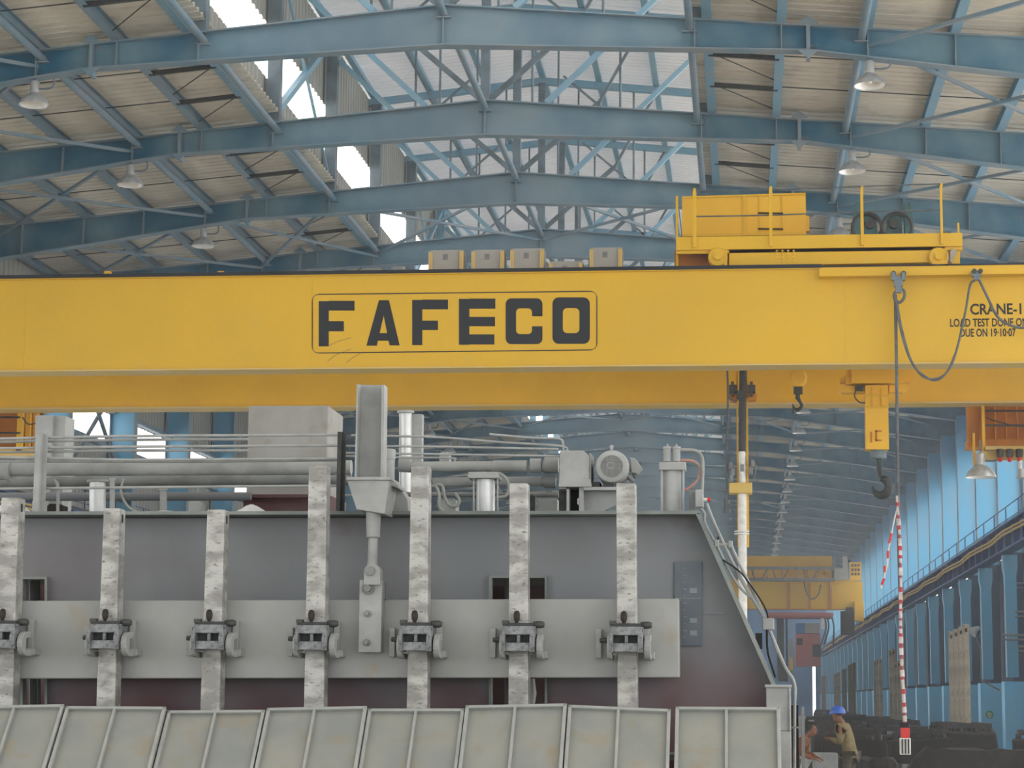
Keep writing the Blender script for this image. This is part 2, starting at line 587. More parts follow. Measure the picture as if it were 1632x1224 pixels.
FLAB = ['nearest blue roof frame, its apex at the top edge of the picture', 'second nearest blue roof frame, bent girder across the bright roof monitor',
        'third blue roof frame from the front, seen left of the crane trolley', 'fourth blue roof frame, lowest one showing above the yellow crane girder',
        'fifth blue roof frame, mostly hidden behind the yellow crane girder']
near = None
frames = []
for i in range(NF):
    Y = Y0 + BAY * i
    if i == 0 or i == 5:
        root = thing('roof_frame', 'x', 'roof frame', (RX, Y, 0))
        for s in (-1, 1):
            rafter_part(Y, s, root, i == 5)
            column_part(Y, s, root)
        monitor_parts(Y, root, i == 0)
        if i == 0:
            for s in (-1, 1):
                for o in (5.3, 7.1, 8.87, 10.65, 12.4, 14.2):
                    m = MB()
                    stiff(m, o, s, Y)
                    m.build('stiffener', 'flange', root)
                m = MB()
                x = RX + s * 7.65
                m.box(x - .04, x + .04, Y - .17, Y + .17, zbot(7.65) - .17, ztop(7.65) + .17)
                m.prism([(x - .22, zbot(7.65) - .02), (x + .22, zbot(7.65) - .02), (x, zbot(7.65) - .2)], Y - .19, Y - .17)
                m.prism([(x - .22, ztop(7.65) + .02), (x + .22, ztop(7.65) + .02), (x, ztop(7.65) + .2)], Y - .19, Y - .17)
                m.build('splice_plate', 'flange', root)
            m = MB()
            stiff(m, 0, 1, Y)
            m.build('ridge_stiffener', 'flange', root)
        src = root
    else:
        root = copy_tree(src)
        root.location = (RX, Y, 0)
    root['group'] = 'blue steel frames along the hall'
    if i < 5: root['label'] = FLAB[i]
    elif i < 15: root['label'] = 'blue roof frame in the far hall, %s from the front, below the crane girder' % ORD[i]
    else: root['label'] = 'one of the small distant blue roof frames at the hazy far end'
    frames.append(root)

# purlins, run the length of the hall
for s, side in ((-1, 'left'), (1, 'right')):
    for k, o in enumerate((5.55, 7.1, 8.87, 10.65, 12.4, 14.2, 15.7)):
        x, z = RX + s * o, ztop(o) + .01
        m = MB()
        m.box(x - .1, x + .1, 37.5, YE, z, z + .02)
        m.box(x - .012, x + .012, 37.5, YE, z + .02, z + PUR - .03)
        m.box(x - .1, x + .1, 37.5, YE, z + PUR - .035, z + PUR - .018)
        tag(m.build('roof_purlin', 'blue' if s > 0 or o < 6 else 'flange'),
            'long blue purlin under the %s roof slope, %s out from the roof monitor' % (side, ORD[k] if k else 'first'), 'purlin',
            'purlins under the lower roof')
for k, o in enumerate((-5.4, -3.6, -1.8, 0, 1.8, 3.6, 5.4)):
    x, z = RX + o, mtop(o)
    m = MB()
    m.box(x - .09, x + .09, 37.5, YE, z, z + .15)
    tag(m.build('monitor_purlin', 'blue'), 'pale blue purlin under the bright monitor roof, %s from the left' % (ORD[k] if k else 'first'),
        'purlin', 'purlins under the monitor roof')
for k, (o, lb) in enumerate(((0, 'grey pipe strut tying the apexes of the roof frames'), (-5.2, 'grey pipe strut along the foot of the monitor, left side'),
                             (5.2, 'pale pipe strut along the foot of the monitor, right side'), (-8.75, 'pipe strut below the left roof slope, above the left lamps'),
                             (8.75, 'pipe strut below the right roof slope, above the right lamps'))):
    x, z = RX + o, ztop(o) - .18
    m = MB()
    m.tube([(x, 37.5, z), (x, YE, z)], .085, 10)
    for i in range(NF):
        m.box(x - .15, x + .15, Y0 + BAY * i - .14, Y0 + BAY * i + .14, z - .1, z - .07)
    tag(m.build('pipe_strut', 'flange', smooth=True), lb, 'pipe strut', 'pipe struts between the roof frames')


def brace(i, o1, o2, lab):
    ya, yb = Y0 + BAY * i, Y0 + BAY * (i + 1)
    r = thing('cross_brace', lab, 'brace', (RX + (o1 + o2) / 2, ya, min(ztop(o1), ztop(o2)) - .5), 'cross braces under the roof')
    for a, b, dz in ((o1, o2, -.25), (o2, o1, -.33)):
        m = MB()
        m.bar((RX + a, ya, ztop(a) + dz), (RX + b, yb, ztop(b) + dz), .075, .075)
        m.build('brace_bar', 'flange', r)


for i in range(-1, NF - 1):
    for s, side in ((-1, 'left'), (1, 'right')):
        if i < 12:
            place = ('in front of the nearest roof frame' if i < 0 else 'behind the %s roof frame' % ORD[i])
            lb = 'crossed angle braces under the %s roof slope, %s' % (side, place)
        else:
            lb = 'far crossed angle braces under the %s roof slope near the hazy end' % side
        brace(i, s * 8.87, s * 14.9, lb)
for i, lb in ((2, 'third'), (8, 'ninth'), (14, 'fifteenth')):
    for s, side in ((-1, 'left'), (1, 'right')):
        brace(i, 0, s * 5.2, 'crossed braces under the monitor, %s of the ridge, behind the %s roof frame' % (side, lb))
        brace(i, s * 5.2, s * 8.87, 'crossed braces beside the monitor foot, %s side, behind the %s roof frame' % (side, lb))
# dark angle struts between the first two purlins, and sag rods
for i in range(-1, 6):
    for s, side in ((-1, 'left'), (1, 'right')):
        r = thing('purlin_strut', 'dark angle struts by the %s monitor foot, %s' % (
            side, 'in front of the nearest roof frame' if i < 0 else 'behind the %s roof frame' % ORD[i]), 'strut',
            (RX + s * 6.5, Y0 + BAY * i + 3.6, 15.6), 'dark struts between purlins')
        for t in (.33, .66):
            y = Y0 + BAY * (i + t)
            m = MB()
            m.bar((RX + s * 5.55, y, ztop(5.7) + .06), (RX + s * 7.1, y, ztop(7.4) + .06), .08, .1)
            m.build('angle_strut', 'darkst', r)
            m = MB()
            m.tube([(RX + s * 5.55, y, ztop(5.7) + .1), (RX + s * 7.1, y + 1.9, ztop(7.4) + .1)], .014, 5)
            m.build_each('sag_rod', 'darkst', r)
        m = MB()
        for t in (.33, .66):
            y = Y0 + BAY * (i + t)
            m.tube([(RX + s * 7.1, y, ztop(7.4) + .12), (RX + s * 15.6, y, ztop(15.6) + .12)], .014, 5)
        m.build_each('long_sag_rod', 'darkst', r)
# braces standing in the open strip of the monitor
for i in (1, 4):
    for s, side in ((-1, 'left'), (1, 'right')):
        x = RX + s * 5.3
        r = thing('monitor_brace', 'crossed braces in the open %s side of the monitor behind the %s roof frame' % (side, ORD[i]), 'brace',
                  (x, Y0 + BAY * i, 16.6), 'monitor side braces')
        ya, yb = Y0 + BAY * i, Y0 + BAY * (i + 1)
        for za, zb, wd in ((16.1, 20.4, .16), (20.4, 16.1, .07)):
            m = MB()
            m.bar((x, ya, za), (x, yb, zb), wd, wd)
            m.build('brace_bar', 'blue', r)


# vertical braces in the left wall, seen against the open strip
r = thing('wall_brace', 'crossed pipes standing in the bright opening of the left wall', 'brace', (XL + .7, Y0 + 3.5 * BAY, 7.7))
for za, zb, q in ((8.4, 13.4, 0), (13.4, 8.4, .12)):
    m = MB()
    m.tube([(XL + .7 + q, Y0 + 3 * BAY, za), (XL + .7 + q, Y0 + 4 * BAY, zb)], .07, 10)
    m.build('brace_pipe', 'steelgrey', r, smooth=True)
for z, lb in ((11.55, 'girt along the head of the bright opening in the left wall'), (10.25, 'girt along the sill of the bright opening in the left wall')):
    m = MB()
    m.box(XL + .08, XL + .3, 14, YE, z, z + .06)
    m.box(XL + .08, XL + .12, 14, YE, z + .06, z + .25)
    tag(m.build('wall_girt', 'flange'), lb, 'girt')

# ------------------------------------------------------------------ high bay lamps
def bell(m, c, k=1.0):
    m.lathe([(.33 * k, 0), (.32 * k, .03 * k), (.27 * k, .13 * k), (.17 * k, .22 * k), (.10 * k, .26 * k), (.09 * k, .27 * k)], c, seg=24, cap=False)


def lamp(c, label, group):
    """c = centre of the reflector's open mouth"""
    c = Vector(c)
    r = thing('high_bay_lamp', label, 'ceiling lamp', c, group)
    m = MB()
    bell(m, c)
    m.build('reflector', 'lampm', r, smooth=True)
    m = MB()
    m.lathe([(.315, .01), (.255, .12), (.15, .2), (.02, .22)], c, seg=24, cap=False)
    m.build('inner_reflector', 'lampin', r, smooth=True)
    m = MB()
    m.lathe([(.02, .05), (.055, .09), (.06, .14), (.03, .2)], c, seg=12)
    m.build('bulb', 'lampin', r, smooth=True)
    m = MB()
    m.lathe([(.08, .26), (.1, .28), (.1, .5), (.08, .53), (.03, .55)], c, seg=14)
    m.build('ballast_housing', 'lampm', r, smooth=True)
    m = MB()
    m.tube([c + Vector((0, 0, .54)), c + Vector((0, 0, .8))], .02, 6)
    m.tube([c + Vector((.1, 0, .36)), c + Vector((.3, 0, .36)), c + Vector((.42, 0, .42)), c + Vector((.42, 0, .6))], .022, 6, smooth=3)
    m.build('hanger', 'steelgrey', r, smooth=True)
    return r


LL = ['unlit bell lamp hanging at far left under the nearest roof frame', 'unlit bell lamp on the left under the second roof frame',
      'unlit bell lamp on the left under the third roof frame, above the girder']
LR = ['unlit bell lamp high on the right under the nearest roof frame', 'unlit bell lamp on the right under the second roof frame',
      'unlit bell lamp seen through the trolley railing on the right']
src = None
for i in range(NF - 4):
    for s, L, side in ((-1, LL, 'left'), (1, LR, 'right')):
        o = 8.9
        loc = Vector((RX + s * o, Y0 + BAY * i - .05, zbot(o) - .6))
        if i < 3: lb = L[i]
        elif i < 12: lb = 'unlit bell lamp in the far %s row, %s from the front' % (side, ORD[i])
        else: lb = 'tiny distant bell lamp near the end of the far %s row' % side
        if src is None:
            src = lamp(loc, lb, 'bell lamps under the roof frames')
        else:
            c = copy_tree(src)
            c.location = loc
            c['label'] = lb

# ------------------------------------------------------------------ crane runways
for s, side in ((-1, 'left'), (1, 'right')):
    xc = RX + s * 14.9
    r = thing('crane_runway', 'dark crane runway girder with rail and walkway along the %s wall' % side, 'crane runway', (xc, Y0, 6.5))
    m = MB()
    m.box(xc - .02, xc + .02, 28, YE - 4, 6.75, 7.5)
    m.box(xc - .22, xc + .22, 28, YE - 4, 6.68, 6.75)
    m.box(xc - .22, xc + .22, 28, YE - 4, 7.5, 7.56)
    for k in range(96):
        y = 28 + 2.2 * k
        m.box(xc - s * .2, xc, y, y + .03, 6.75, 7.5)
    m.build('runway_girder', 'navy', r)
    m = MB()
    m.box(xc - .05, xc + .05, 28, YE - 4, 7.56, 7.68)
    m.build('rail', 'darkst', r)
    m = MB()
    xa = xc + s * .25
    m.box(xa, xa + s * .7, 30, YE - 4, 7.46, 7.52)
    m.build('walkway', 'darkst', r)
    m = MB()
    xw = xc + s * .28
    for z in (7.95, 8.4):
        m.tube([(xw, 36, z), (xw, YE - 4, z)], .018, 6)
    for k in range(60):
        y = 36 + 3.4 * k
        m.box(xw - .02, xw + .02, y, y + .04, 7.5, 8.4)
    m.build('handrail', 'navy', r)
    m = MB()
    for dz in (0, .12):
        m.tube([(xc - s * .28, 36 + 3.4 * k, 7.12 + dz + .05 * math.sin(k * 2.1)) for k in range(58)], .04, 6)
    m.build('power_cable', 'tan', r)

# ------------------------------------------------------------------ crane one (front)
CY = 40.0
ZB, ZT = 8.15, 9.985
crane = thing('overhead_crane', 'yellow double girder overhead crane with big black block lettering spanning the hall', 'crane', (RX, CY, ZB))
GX0, GX1 = RX - 14.5, RX + 14.5
m = MB()
m.box(GX0, GX1, CY, CY + .02, ZB, ZT)
m.box(GX0, GX1, CY + .5, CY + .52, ZB, ZT)
m.box(GX0, GX1, CY - .05, CY + .57, ZT, ZT + .025)
front = m.build('front_girder', 'yellow', crane)
m = MB()
m.box(GX0, GX1, CY - .06, CY + .58, ZB - .03, ZB)
m.build('bottom_flange', 'tan', front)
m = MB()
xe = at(1310, 430, CY).x
m.box(GX0, xe, CY - .07, CY + .1, ZT + .02, ZT + .09)
m.box(xe, GX1, CY + .1, CY + .2, ZT + .02, ZT + .09)
m.build('trolley_rail', 'black', front)
RY = 45.35
m = MB()
m.box(GX0, GX1, RY, RY + .02, ZB, ZT)
m.box(GX0, GX1, RY + .5, RY + .52, ZB, ZT)
m.box(GX0, GX1, RY - .05, RY + .57, ZT, ZT + .025)
rear = m.build('rear_girder', 'yellow2', crane)
m = MB()
m.box(GX0, GX1, RY - .06, RY + .58, ZB - .04, ZB)
m.build('bottom_flange', 'tan', rear)
m = MB()
m.box(GX0, GX1, RY - .05, RY + .1, ZT + .02, ZT + .09)
m.build('trolley_rail', 'black', rear)
for s in (-1, 1):
    x = RX + s * 14.75
    m = MB()
    m.box(x - .25, x + .25, CY - .8, RY + 1.4, 7.95, 8.6)
    m.build('end_carriage', 'yellow2', crane)
    for y in (CY - .3, RY + .9):
        m = MB()
        m.lathe([(.3, -.09), (.3, .09)], (x, y, 7.98), (1, 0, 0), 20)
        m.build('wheel', 'darkst', crane)
# welded seams on the girder face
m = MB()
for px in (40, 497, 1347):
    p = at(px, 500, CY)
    m.box(p.x - .012, p.x + .012, CY - .006, CY, ZB, ZT)
m.build_each('weld_seam', 'yellow', front)


# painted lettering
def bpx(x, y):
    p = at(x, y, CY)
    return (p.x, p.z)


def poly_part(name, polys, matn, parent, y=CY, t=.006):
    m = MB()
    for pl in polys:
        m.prism([bpx(*q) for q in pl], y - t, y - .0005)
    return m.build(name, matn, parent)


def lx(x): return x


def slab(x0, y0, x1, y1): return [(x0, y0), (x1, y0), (x1, y1), (x0, y1)]


poly_part('letter_f', [slab(508, 480, 524, 552), slab(524, 479.5, 565, 495), slab(524, 512, 548, 528)], 'black', front)
poly_part('letter_a', [[(604, 478.5), (611.5, 478.5), (611.5, 503), (600.5, 551), (584, 551)], [(611.5, 478.5), (620, 478.5), (637, 550.5), (621, 550.5), (611.5, 503)],
                       [(605, 531), (618, 531), (620, 543), (602.5, 543)]], 'black', front)
poly_part('letter_f', [slab(657, 478, 673, 550), slab(673, 477.5, 714, 493), slab(673, 511, 698, 526)], 'black', front)
poly_part('letter_e', [slab(731.5, 476.5, 748, 549.5), slab(748, 476, 789.5, 492), slab(748, 505, 789, 520), slab(748, 533, 788, 549)], 'black', front)


def ring(x0, y0, x1, y1, tx, ty, r, gap=None, seg=6):
    """rounded block-letter ring as quads; gap = (y_low, y_high) on the right side left open"""
    def rr(x0, y0, x1, y1, r):
        out = []
        for cx, cy, a0 in ((x1 - r, y0 + r, -90), (x1 - r, y1 - r, 0), (x0 + r, y1 - r, 90), (x0 + r, y0 + r, 180)):
            for k in range(seg + 1):
                a = math.radians(a0 + 90 * k / seg)
                out.append((cx + r * math.cos(a), cy + r * math.sin(a)))
        return out
    A, B = rr(x0, y0, x1, y1, r), rr(x0 + tx, y0 + ty, x1 - tx, y1 - ty, r * .7)
    n = len(A)
    out = []
    for i in range(n):
        j = (i + 1) % n
        if gap and A[i][0] > x1 - .5 and A[j][0] > x1 - .5 and abs(A[i][1] - A[j][1]) > 5:
            g0, g1 = gap
            out.append([A[i], (A[i][0], g0), (B[i][0], g0), B[i]])
            out.append([(A[j][0], g1), A[j], B[j], (B[j][0], g1)])
            continue
        out.append([A[i], A[j], B[j], B[i]])
    return out


poly_part('letter_c', ring(806, 475.5, 864.5, 548.5, 16.5, 16, 9, (504, 520)), 'black', front)
poly_part('letter_o', ring(880.5, 474, 940, 548, 16.5, 17, 10), 'black', front)
o_ = ring(497, 466, 952, 561, 1.6, 1.6, 12)


def skew(q, f=lambda x: (724 - x) * .0125): return (q[0], q[1] + f(q[0]) * .9)


poly_part('lettering_border', [[skew(q) for q in pl] for pl in o_], 'black', front)
m = MB()
for pts in ([(522, 576), (534, 566), (560, 556)], [(552, 578), (562, 570), (575, 563)], [(524, 551), (536, 545), (560, 538)]):
    m.tube([at(x, y, CY - .003) for x, y in pts], .004, 5)
m.build('scratch', 'cable', front)


def painted_text(body, px0, py0, px1, py1, parent, name, stroke=0.0):
    """upright lettering fitted into the photo rectangle on the girder face"""
    cu = bpy.data.curves.new(name, 'FONT')
    cu.body = body
    cu.offset = stroke
    cu.resolution_u = 3
    t = bpy.data.objects.new(name, cu)
    COL.objects.link(t)
    bpy.context.view_layer.update()
    me = bpy.data.meshes.new_from_object(t)
    bpy.data.objects.remove(t)
    xs, ys = [v.co.x for v in me.vertices], [v.co.y for v in me.vertices]
    a, b = at(px0, py0, CY), at(px1, py1, CY)
    kx, kz = (b.x - a.x) / (max(xs) - min(xs)), (a.z - b.z) / (max(ys) - min(ys))
    o = Vector(parent.parent.location if parent.parent else parent.location)
    x0, y0 = min(xs), min(ys)
    for v in me.vertices:
        v.co = Vector((a.x + (v.co.x - x0) * kx, CY - .005, b.z + (v.co.y - y0) * kz)) - o
    me.materials.append(MT['black'])
    ob = bpy.data.objects.new(name, me)
    COL.objects.link(ob)
    ob.parent = parent
    return ob


painted_text('CRANE-1', 1546, 484, 1628, 501, front, 'crane_number_lettering', .022)
painted_text('LOAD TEST DONE ON', 1514, 508, 1638, 520, front, 'load_test_lettering', .022)
painted_text('DUE ON 19·10·07', 1530, 524, 1619, 536.5, front, 'due_date_lettering', .022)

# festoon track in front of the girder
m = MB()
a = at(1306, 427, CY - .25)
m.box(a.x, GX1, CY - .25, CY - .2, a.z - .15, a.z - .01)
m.box(a.x, GX1, CY - .28, CY - .03, a.z - .17, a.z - .14)
for k in range(5):
    x = a.x + .2 + 2 * k
    m.box(x, x + .08, CY - .2, CY, a.z - .1, a.z - .04)
m.build('festoon_track', 'yellow', crane)


def px_tube(m, pts, Y, r, seg=8, smooth=6):
    return m.tube([at(x, y, Y) for x, y in pts], r, seg, smooth)


FY = CY - .33
t = thing('cable_trolley', 'grey cable trolley on the festoon track with the long pendant cable', 'cable trolley', at(1432, 470, FY), 'cable trolleys on the girder track')
m = MB()
m.pbox(1425, 446, 1439, 456, FY - .05, .12)
m.pbox(1421, 434, 1427, 446, FY - .05, .1)
m.pbox(1437, 434, 1443, 446, FY - .05, .1)
m.pbox(1423, 440, 1441, 447, FY - .03, .1)
m.pbox(1427, 456, 1437, 466, FY - .04, .1)
m.build('trolley_body', 'steelgrey', t)
m = MB()
for x in (1424, 1440):
    p = at(x, 436, FY)
    m.lathe([(.05, -.03), (.05, .03)], p, (0, 1, 0), 12)
m.build('wheel', 'darkst', t)
t = thing('cable_trolley', 'grey cable trolley at the right under the CRANE-1 track', 'cable trolley', at(1557, 446, FY), 'cable trolleys on the girder track')
m = MB()
m.pbox(1549, 431, 1564, 440, FY - .05, .12)
m.pbox(1552, 440, 1562, 446, FY - .04, .1)
m.build('trolley_body', 'steelgrey', t)
m = MB()
for x in (1552, 1562):
    p = at(x, 433, FY)
    m.lathe([(.045, -.08), (.045, -.05)], p, (0, 1, 0), 12)
m.build('wheel', 'darkst', t)
m = MB()
px_tube(m, [(1430, 462), (1425, 470), (1427, 478), (1434, 482), (1441, 474), (1441, 464), (1436, 460)], FY, .03)
px_tube(m, [(1429, 478), (1436, 520), (1450, 570), (1466, 594), (1490, 606), (1510, 592), (1524, 560), (1538, 500), (1546, 455), (1553, 447)], FY, .024)
px_tube(m, [(1428, 480), (1434, 520), (1448, 568), (1468, 598), (1488, 604), (1508, 594), (1523, 562)], FY - .04, .018)
tag(m.build('festoon_cable', 'cable', smooth=True), 'grey festoon cable drooping in a loop between the two cable trolleys', 'cable')
m = MB()
px_tube(m, [(1561, 447), (1572, 470), (1590, 505), (1612, 519), (1634, 522), (1665, 512), (1690, 440)], FY, .026)
tag(m.build('festoon_cable', 'cable', smooth=True), 'grey festoon cable sagging across the CRANE-1 lettering at right', 'cable')
# pendant: cable, taped rope, control box
pd = thing('pendant_control', 'red and white taped pendant cable hanging to a small red control box', 'pendant control', at(1443, 1205, FY))
m = MB()
px_tube(m, [(1427, 470), (1429, 600), (1431, 790), (1433, 900), (1437, 1040), (1440, 1110), (1441, 1160)], FY, .032)
m.build('cable', 'cable', pd, smooth=True)
random.seed(11)
tape, y = [], 790.0
while y < 1150:
    tape.append((y, y + random.uniform(7, 15), 'white'))
    y = tape[-1][1]
    tape.append((y, y + random.uniform(3.5, 8), 'red'))
    y = tape[-1][1]
f = lambda y: 1430.5 + (y - 790) * .0285 + 1.4 * math.sin(y * .023)
for nm, q in (('red', 'tapered'), ('white', 'tapewhite')):
    m = MB()
    for y0, y1, c_ in tape:
        if c_ == nm:
            m.tube([at(f(y0), y0, FY - .01), at(f(y1), y1, FY - .01)], random.uniform(.026, .046), 8)
    m.build_each(nm + '_tape', q, pd, smooth=True)
m = MB()
for k, (y0, y1) in enumerate(((850, 866), (878, 890), (902, 912), (922, 932))):
    f = lambda y: 1429 - (y - 800) * .17 + 1.5 * math.sin(y * .2)
    m.tube([at(f(y0), y0, FY), at(f(y1), y1, FY)], .025, 6)
m.build_each('loose_red_tape', 'red', pd)
m = MB()
m.tube([at(1430, 810, FY), at(1425, 830, FY), at(1421, 850, FY), at(1416, 878, FY), at(1414, 900, FY), at(1409, 920, FY), at(1404, 938, FY)], .015, 6)
m.build('loose_white_tape', 'white', pd)
m = MB()
m.pbox(1436, 1160, 1450, 1176, FY - .06, .14)
m.build('red_button_box', 'red', pd, bevel=.01)
m = MB()
m.pbox(1434, 1176, 1452, 1203, FY - .05, .12)
m.build('button_panel', 'white', pd, bevel=.01)
m = MB()
for x in (1437, 1442, 1447):
    m.pbox(x, 1178, x + 2.4, 1201, FY - .07, .02)
m.pbox(1434, 1152, 1448, 1160, FY - .04, .1)
m.build('button_column', 'rubber', pd)

# cabinets standing on the far side of the girder top
for px0, px1, py0, lb in ((684, 740, 399, 'grey cabinet with yellow edge strips on the girder, leftmost of five'),
                          (752, 805, 398.5, 'grey cabinet with yellow edge strips on the girder, second from left'),
                          (814, 868, 396.5, 'grey cabinet with yellow edge strips on the girder, middle of five'),
                          (875, 930, 417, 'low grey cabinet with yellow edge strips, the shortest on the girder'),
                          (940, 993, 395, 'grey cabinet with yellow edge strips on the girder, rightmost of five')):
    Y = CY + .6
    a, b = at(px0, py0, Y), at(px1, 440, Y)
    r = thing('girder_cabinet', lb, 'cabinet', ((a.x + b.x) / 2, Y, ZT + .02), 'grey cabinets on the crane girder')
    m = MB()
    m.box(a.x + .03, b.x - .02, Y, Y + .45, ZT - .3, a.z)
    m.build('cabinet_body', 'greybox', r)
    for k, x in enumerate((a.x, b.x - .09)):
        m = MB()
        m.box(x, x + .07, Y - .03, Y, ZT, a.z - .04)
        m.box(x, x + .02, Y - .07, Y - .03, ZT, a.z - .04)
        m.build('edge_strip', 'tan', r)
    m = MB()
    m.box((a.x + b.x) / 2 - .08, (a.x + b.x) / 2 + .02, Y - .006, Y, a.z - .2, a.z - .08)
    m.build('nameplate', 'dustd', r)
for px, lb in ((170, 'leftmost small yellow lug on the girder top'), (351, 'second small yellow lug on the girder top'), (528, 'small yellow lug left of the grey cabinets')):
    m = MB()
    m.pbox(px - 3, 433, px + 3, 444, CY + .3, .1)
    m.pbox(px - 4, 432, px + 5, 436, CY + .28, .12)
    tag(m.build('girder_lug', 'yellow2'), lb, 'lug', 'yellow lugs on the girder')

# ------------------------------------------------------------------ trolley on the crane
TY = CY + .2
tr = thing('crane_trolley', 'yellow crane trolley with railing and wheels standing on the girders', 'crane trolley', at(1305, 428, TY))
m = MB()
m.pprism([(1162, 396), (1510, 390), (1486, 418), (1162, 424)], TY, .3)
m.pbox(1078, 378, 1534, 392, TY - .05, .1)
m.pbox(1078, 392, 1534, 398, TY - .0, .06)
m.pprism([(1510, 390), (1530, 390), (1530, 420), (1484, 420), (1484, 394)], TY + .06, .25)
frame = m.build('side_frame', 'yellow', tr)
m = MB()
for r_ in range(4):
    for c_ in range(4):
        p = at(1238 + 9 * c_, 400 + 5.5 * r_, TY)
        m.lathe([(.022, 0), (.018, .02)], (p.x, p.y, p.z), (0, -1, 0), 8)
m.build_each('bolt', 'yellow2', frame)
m = MB()
m.pbox(1075, 400, 1165, 428, TY + .7, .3)
m.pbox(1080, 420, 1530, 427, TY + .5, .3)
m.build('lower_frame', 'ochre', tr)
m = MB()
p = at(1078, 380, TY)
q = at(1534, 392, TY)
m.box(p.x, q.x, TY + .02, RY + .5, p.z - .16, p.z - .1)
m.build('deck', 'ochre', tr)
m = MB()
m.pprism([(1078, 378), (1534, 378), (1534, 400), (1078, 400)], RY + .3, .1)
m.pbox(1162, 396, 1500, 424, RY + .3, .1)
m.build('rear_side_frame', 'yellow2', tr)
for px in (1144, 1495):
    p = at(px, 411, TY)
    m = MB()
    m.lathe([(.17, -.1), (.19, -.08), (.19, .06), (.15, .08)], p, (0, 1, 0), 24)
    m.lathe([(.07, -.16), (.07, -.1)], p, (0, 1, 0), 14)
    m.pbox(px + 10, 398, px + 15, 426, TY - .1, .15)
    m.build('wheel', 'yellow', tr, smooth=True)
m = MB()
p = at(1516, 410, TY)
m.bar(at(1512, 418, TY), at(1521, 398, TY), .05, .1)
m.bar(at(1516, 418, TY - .05), at(1516, 402, TY - .05), .04, .04)
m.build('buffer_bracket', 'greybox', tr)
for px, py in ((1107, 300), (1228.5, 297), (1374, 297), (1500.5, 292)):
    m = MB()
    m.pbox(px - 3, py + 4, px + 3, 394 - (px - 1107) * .014, TY - .1, .05)
    m.pbox(px - 2, py, px + 2, py + 5, TY - .09, .04)
    m.build('railing_post', 'yellow', tr)
m = MB()
m.pbox(1077, 312, 1081, 425, TY + .3, .06)
m.pbox(1526, 355, 1529.5, 380, TY, .06)
m.build_each('corner_post', 'yellow', tr)
m = MB()
px_tube(m, [(1108, 345), (1228, 343), (1374, 337.5), (1500, 335)], TY - .07, .014, smooth=2)
px_tube(m, [(1108, 303.5), (1228, 303), (1374, 297), (1500, 293)], TY - .07, .012, smooth=2)
px_tube(m, [(1082, 334), (1086, 368), (1086, 378)], TY + .3, .012, smooth=2)
m.build('railing_wire', 'cable', tr)
# yellow casing box on the trolley
m = MB()
Yb = TY + 1.0
m.pprism([(1087, 314), (1284, 308), (1285, 372), (1087, 378)], Yb, 1.4)
box = m.build('machine_casing', 'yellow2', tr)
m = MB()
m.pprism([(1087, 313), (1284, 307), (1284, 310), (1087, 316)], Yb - .03, .03)
m.pbox(1184, 313, 1189, 376, Yb - .03, .03)
m.pbox(1209, 312, 1211.5, 373, Yb - .02, .02)
m.pbox(1245, 311, 1247.5, 372, Yb - .02, .02)
m.pprism([(1087, 373), (1285, 370), (1285, 374), (1087, 377)], Yb - .06, .06)
m.pbox(1284, 344, 1290, 368, Yb + .1, .2)
m.build_each('casing_rib', 'yellow', box)
m = MB()
for py in (340, 365):
    m.tube([at(1208, py - .5, Yb - .04), at(1248, py, Yb - .04)], .018, 6)
m.build_each('casing_catch', 'rubber', box)
# green rope machinery
for px, s in ((1386, -1), (1426, 1)):
    Yg = TY + 2.2
    m = MB()
    m.pprism([(px - 22 * s, 376), (px - 2, 376), (px + 12, 376), (px + 12, 340), (px - 10, 340)] if False else [(px - 11, 340), (px + 10, 340), (px + 13, 376), (px - 13, 376)], Yg, .4)
    g = m.build('rope_drum_housing', 'green', tr)
    m = MB()
    a = px + s * 22 - (6 if s > 0 else 0)
    m.pprism([(px + s * 16, 322), (px + s * 25, 322), (px + s * 32, 378), (px + s * 16, 378)] if s > 0 else [(px - 16, 322), (px - 22, 322), (px - 32, 378), (px - 14, 378)], Yg - .1, .3)
    m.build('side_stand', 'green', tr)
    m = MB()
    p = at(px + s * -3 + 3 * s, 358, Yg - .05)
    m.lathe([(.30, 0), (.33, .02), (.33, .08), (.30, .1), (.26, .08), (.26, .02), (.30, 0)], at(px + s * 4, 362, Yg - .12), (0, 1, 0), 28, cap=False)
    m.lathe([(.1, -.02), (.1, .1)], at(px - s * 1, 356, Yg - .1), (0, 1, 0), 16)
    m.build('sheave', 'darkst', tr, smooth=True)

# ------------------------------------------------------------------ hoists hanging between the girders
HY = 42.6


def curved_hook(m, c, R, r0, r1, plane='x'):
    """c = centre of the bowl; a hook opening to the left, thick at the bottom"""
    pts, rs = [], []
    pts.append(c + Vector((0, 0, R * 3.0))); rs.append(r0 * .75)
    pts.append(c + Vector((0, 0, R * 1.7))); rs.append(r0 * .75)
    for k in range(15):
        a = math.radians(80 - k * 19)
        pts.append(c + Vector((R * math.cos(a), 0, R * math.sin(a))))
        t = k / 14
        rs.append(r0 + (r1 - r0) * math.sin(math.pi * min(1, t * 1.15)) if t < .87 else r0 * (1 - (t - .87) * 5) * .8)
    m.tube(pts, rs, 12)


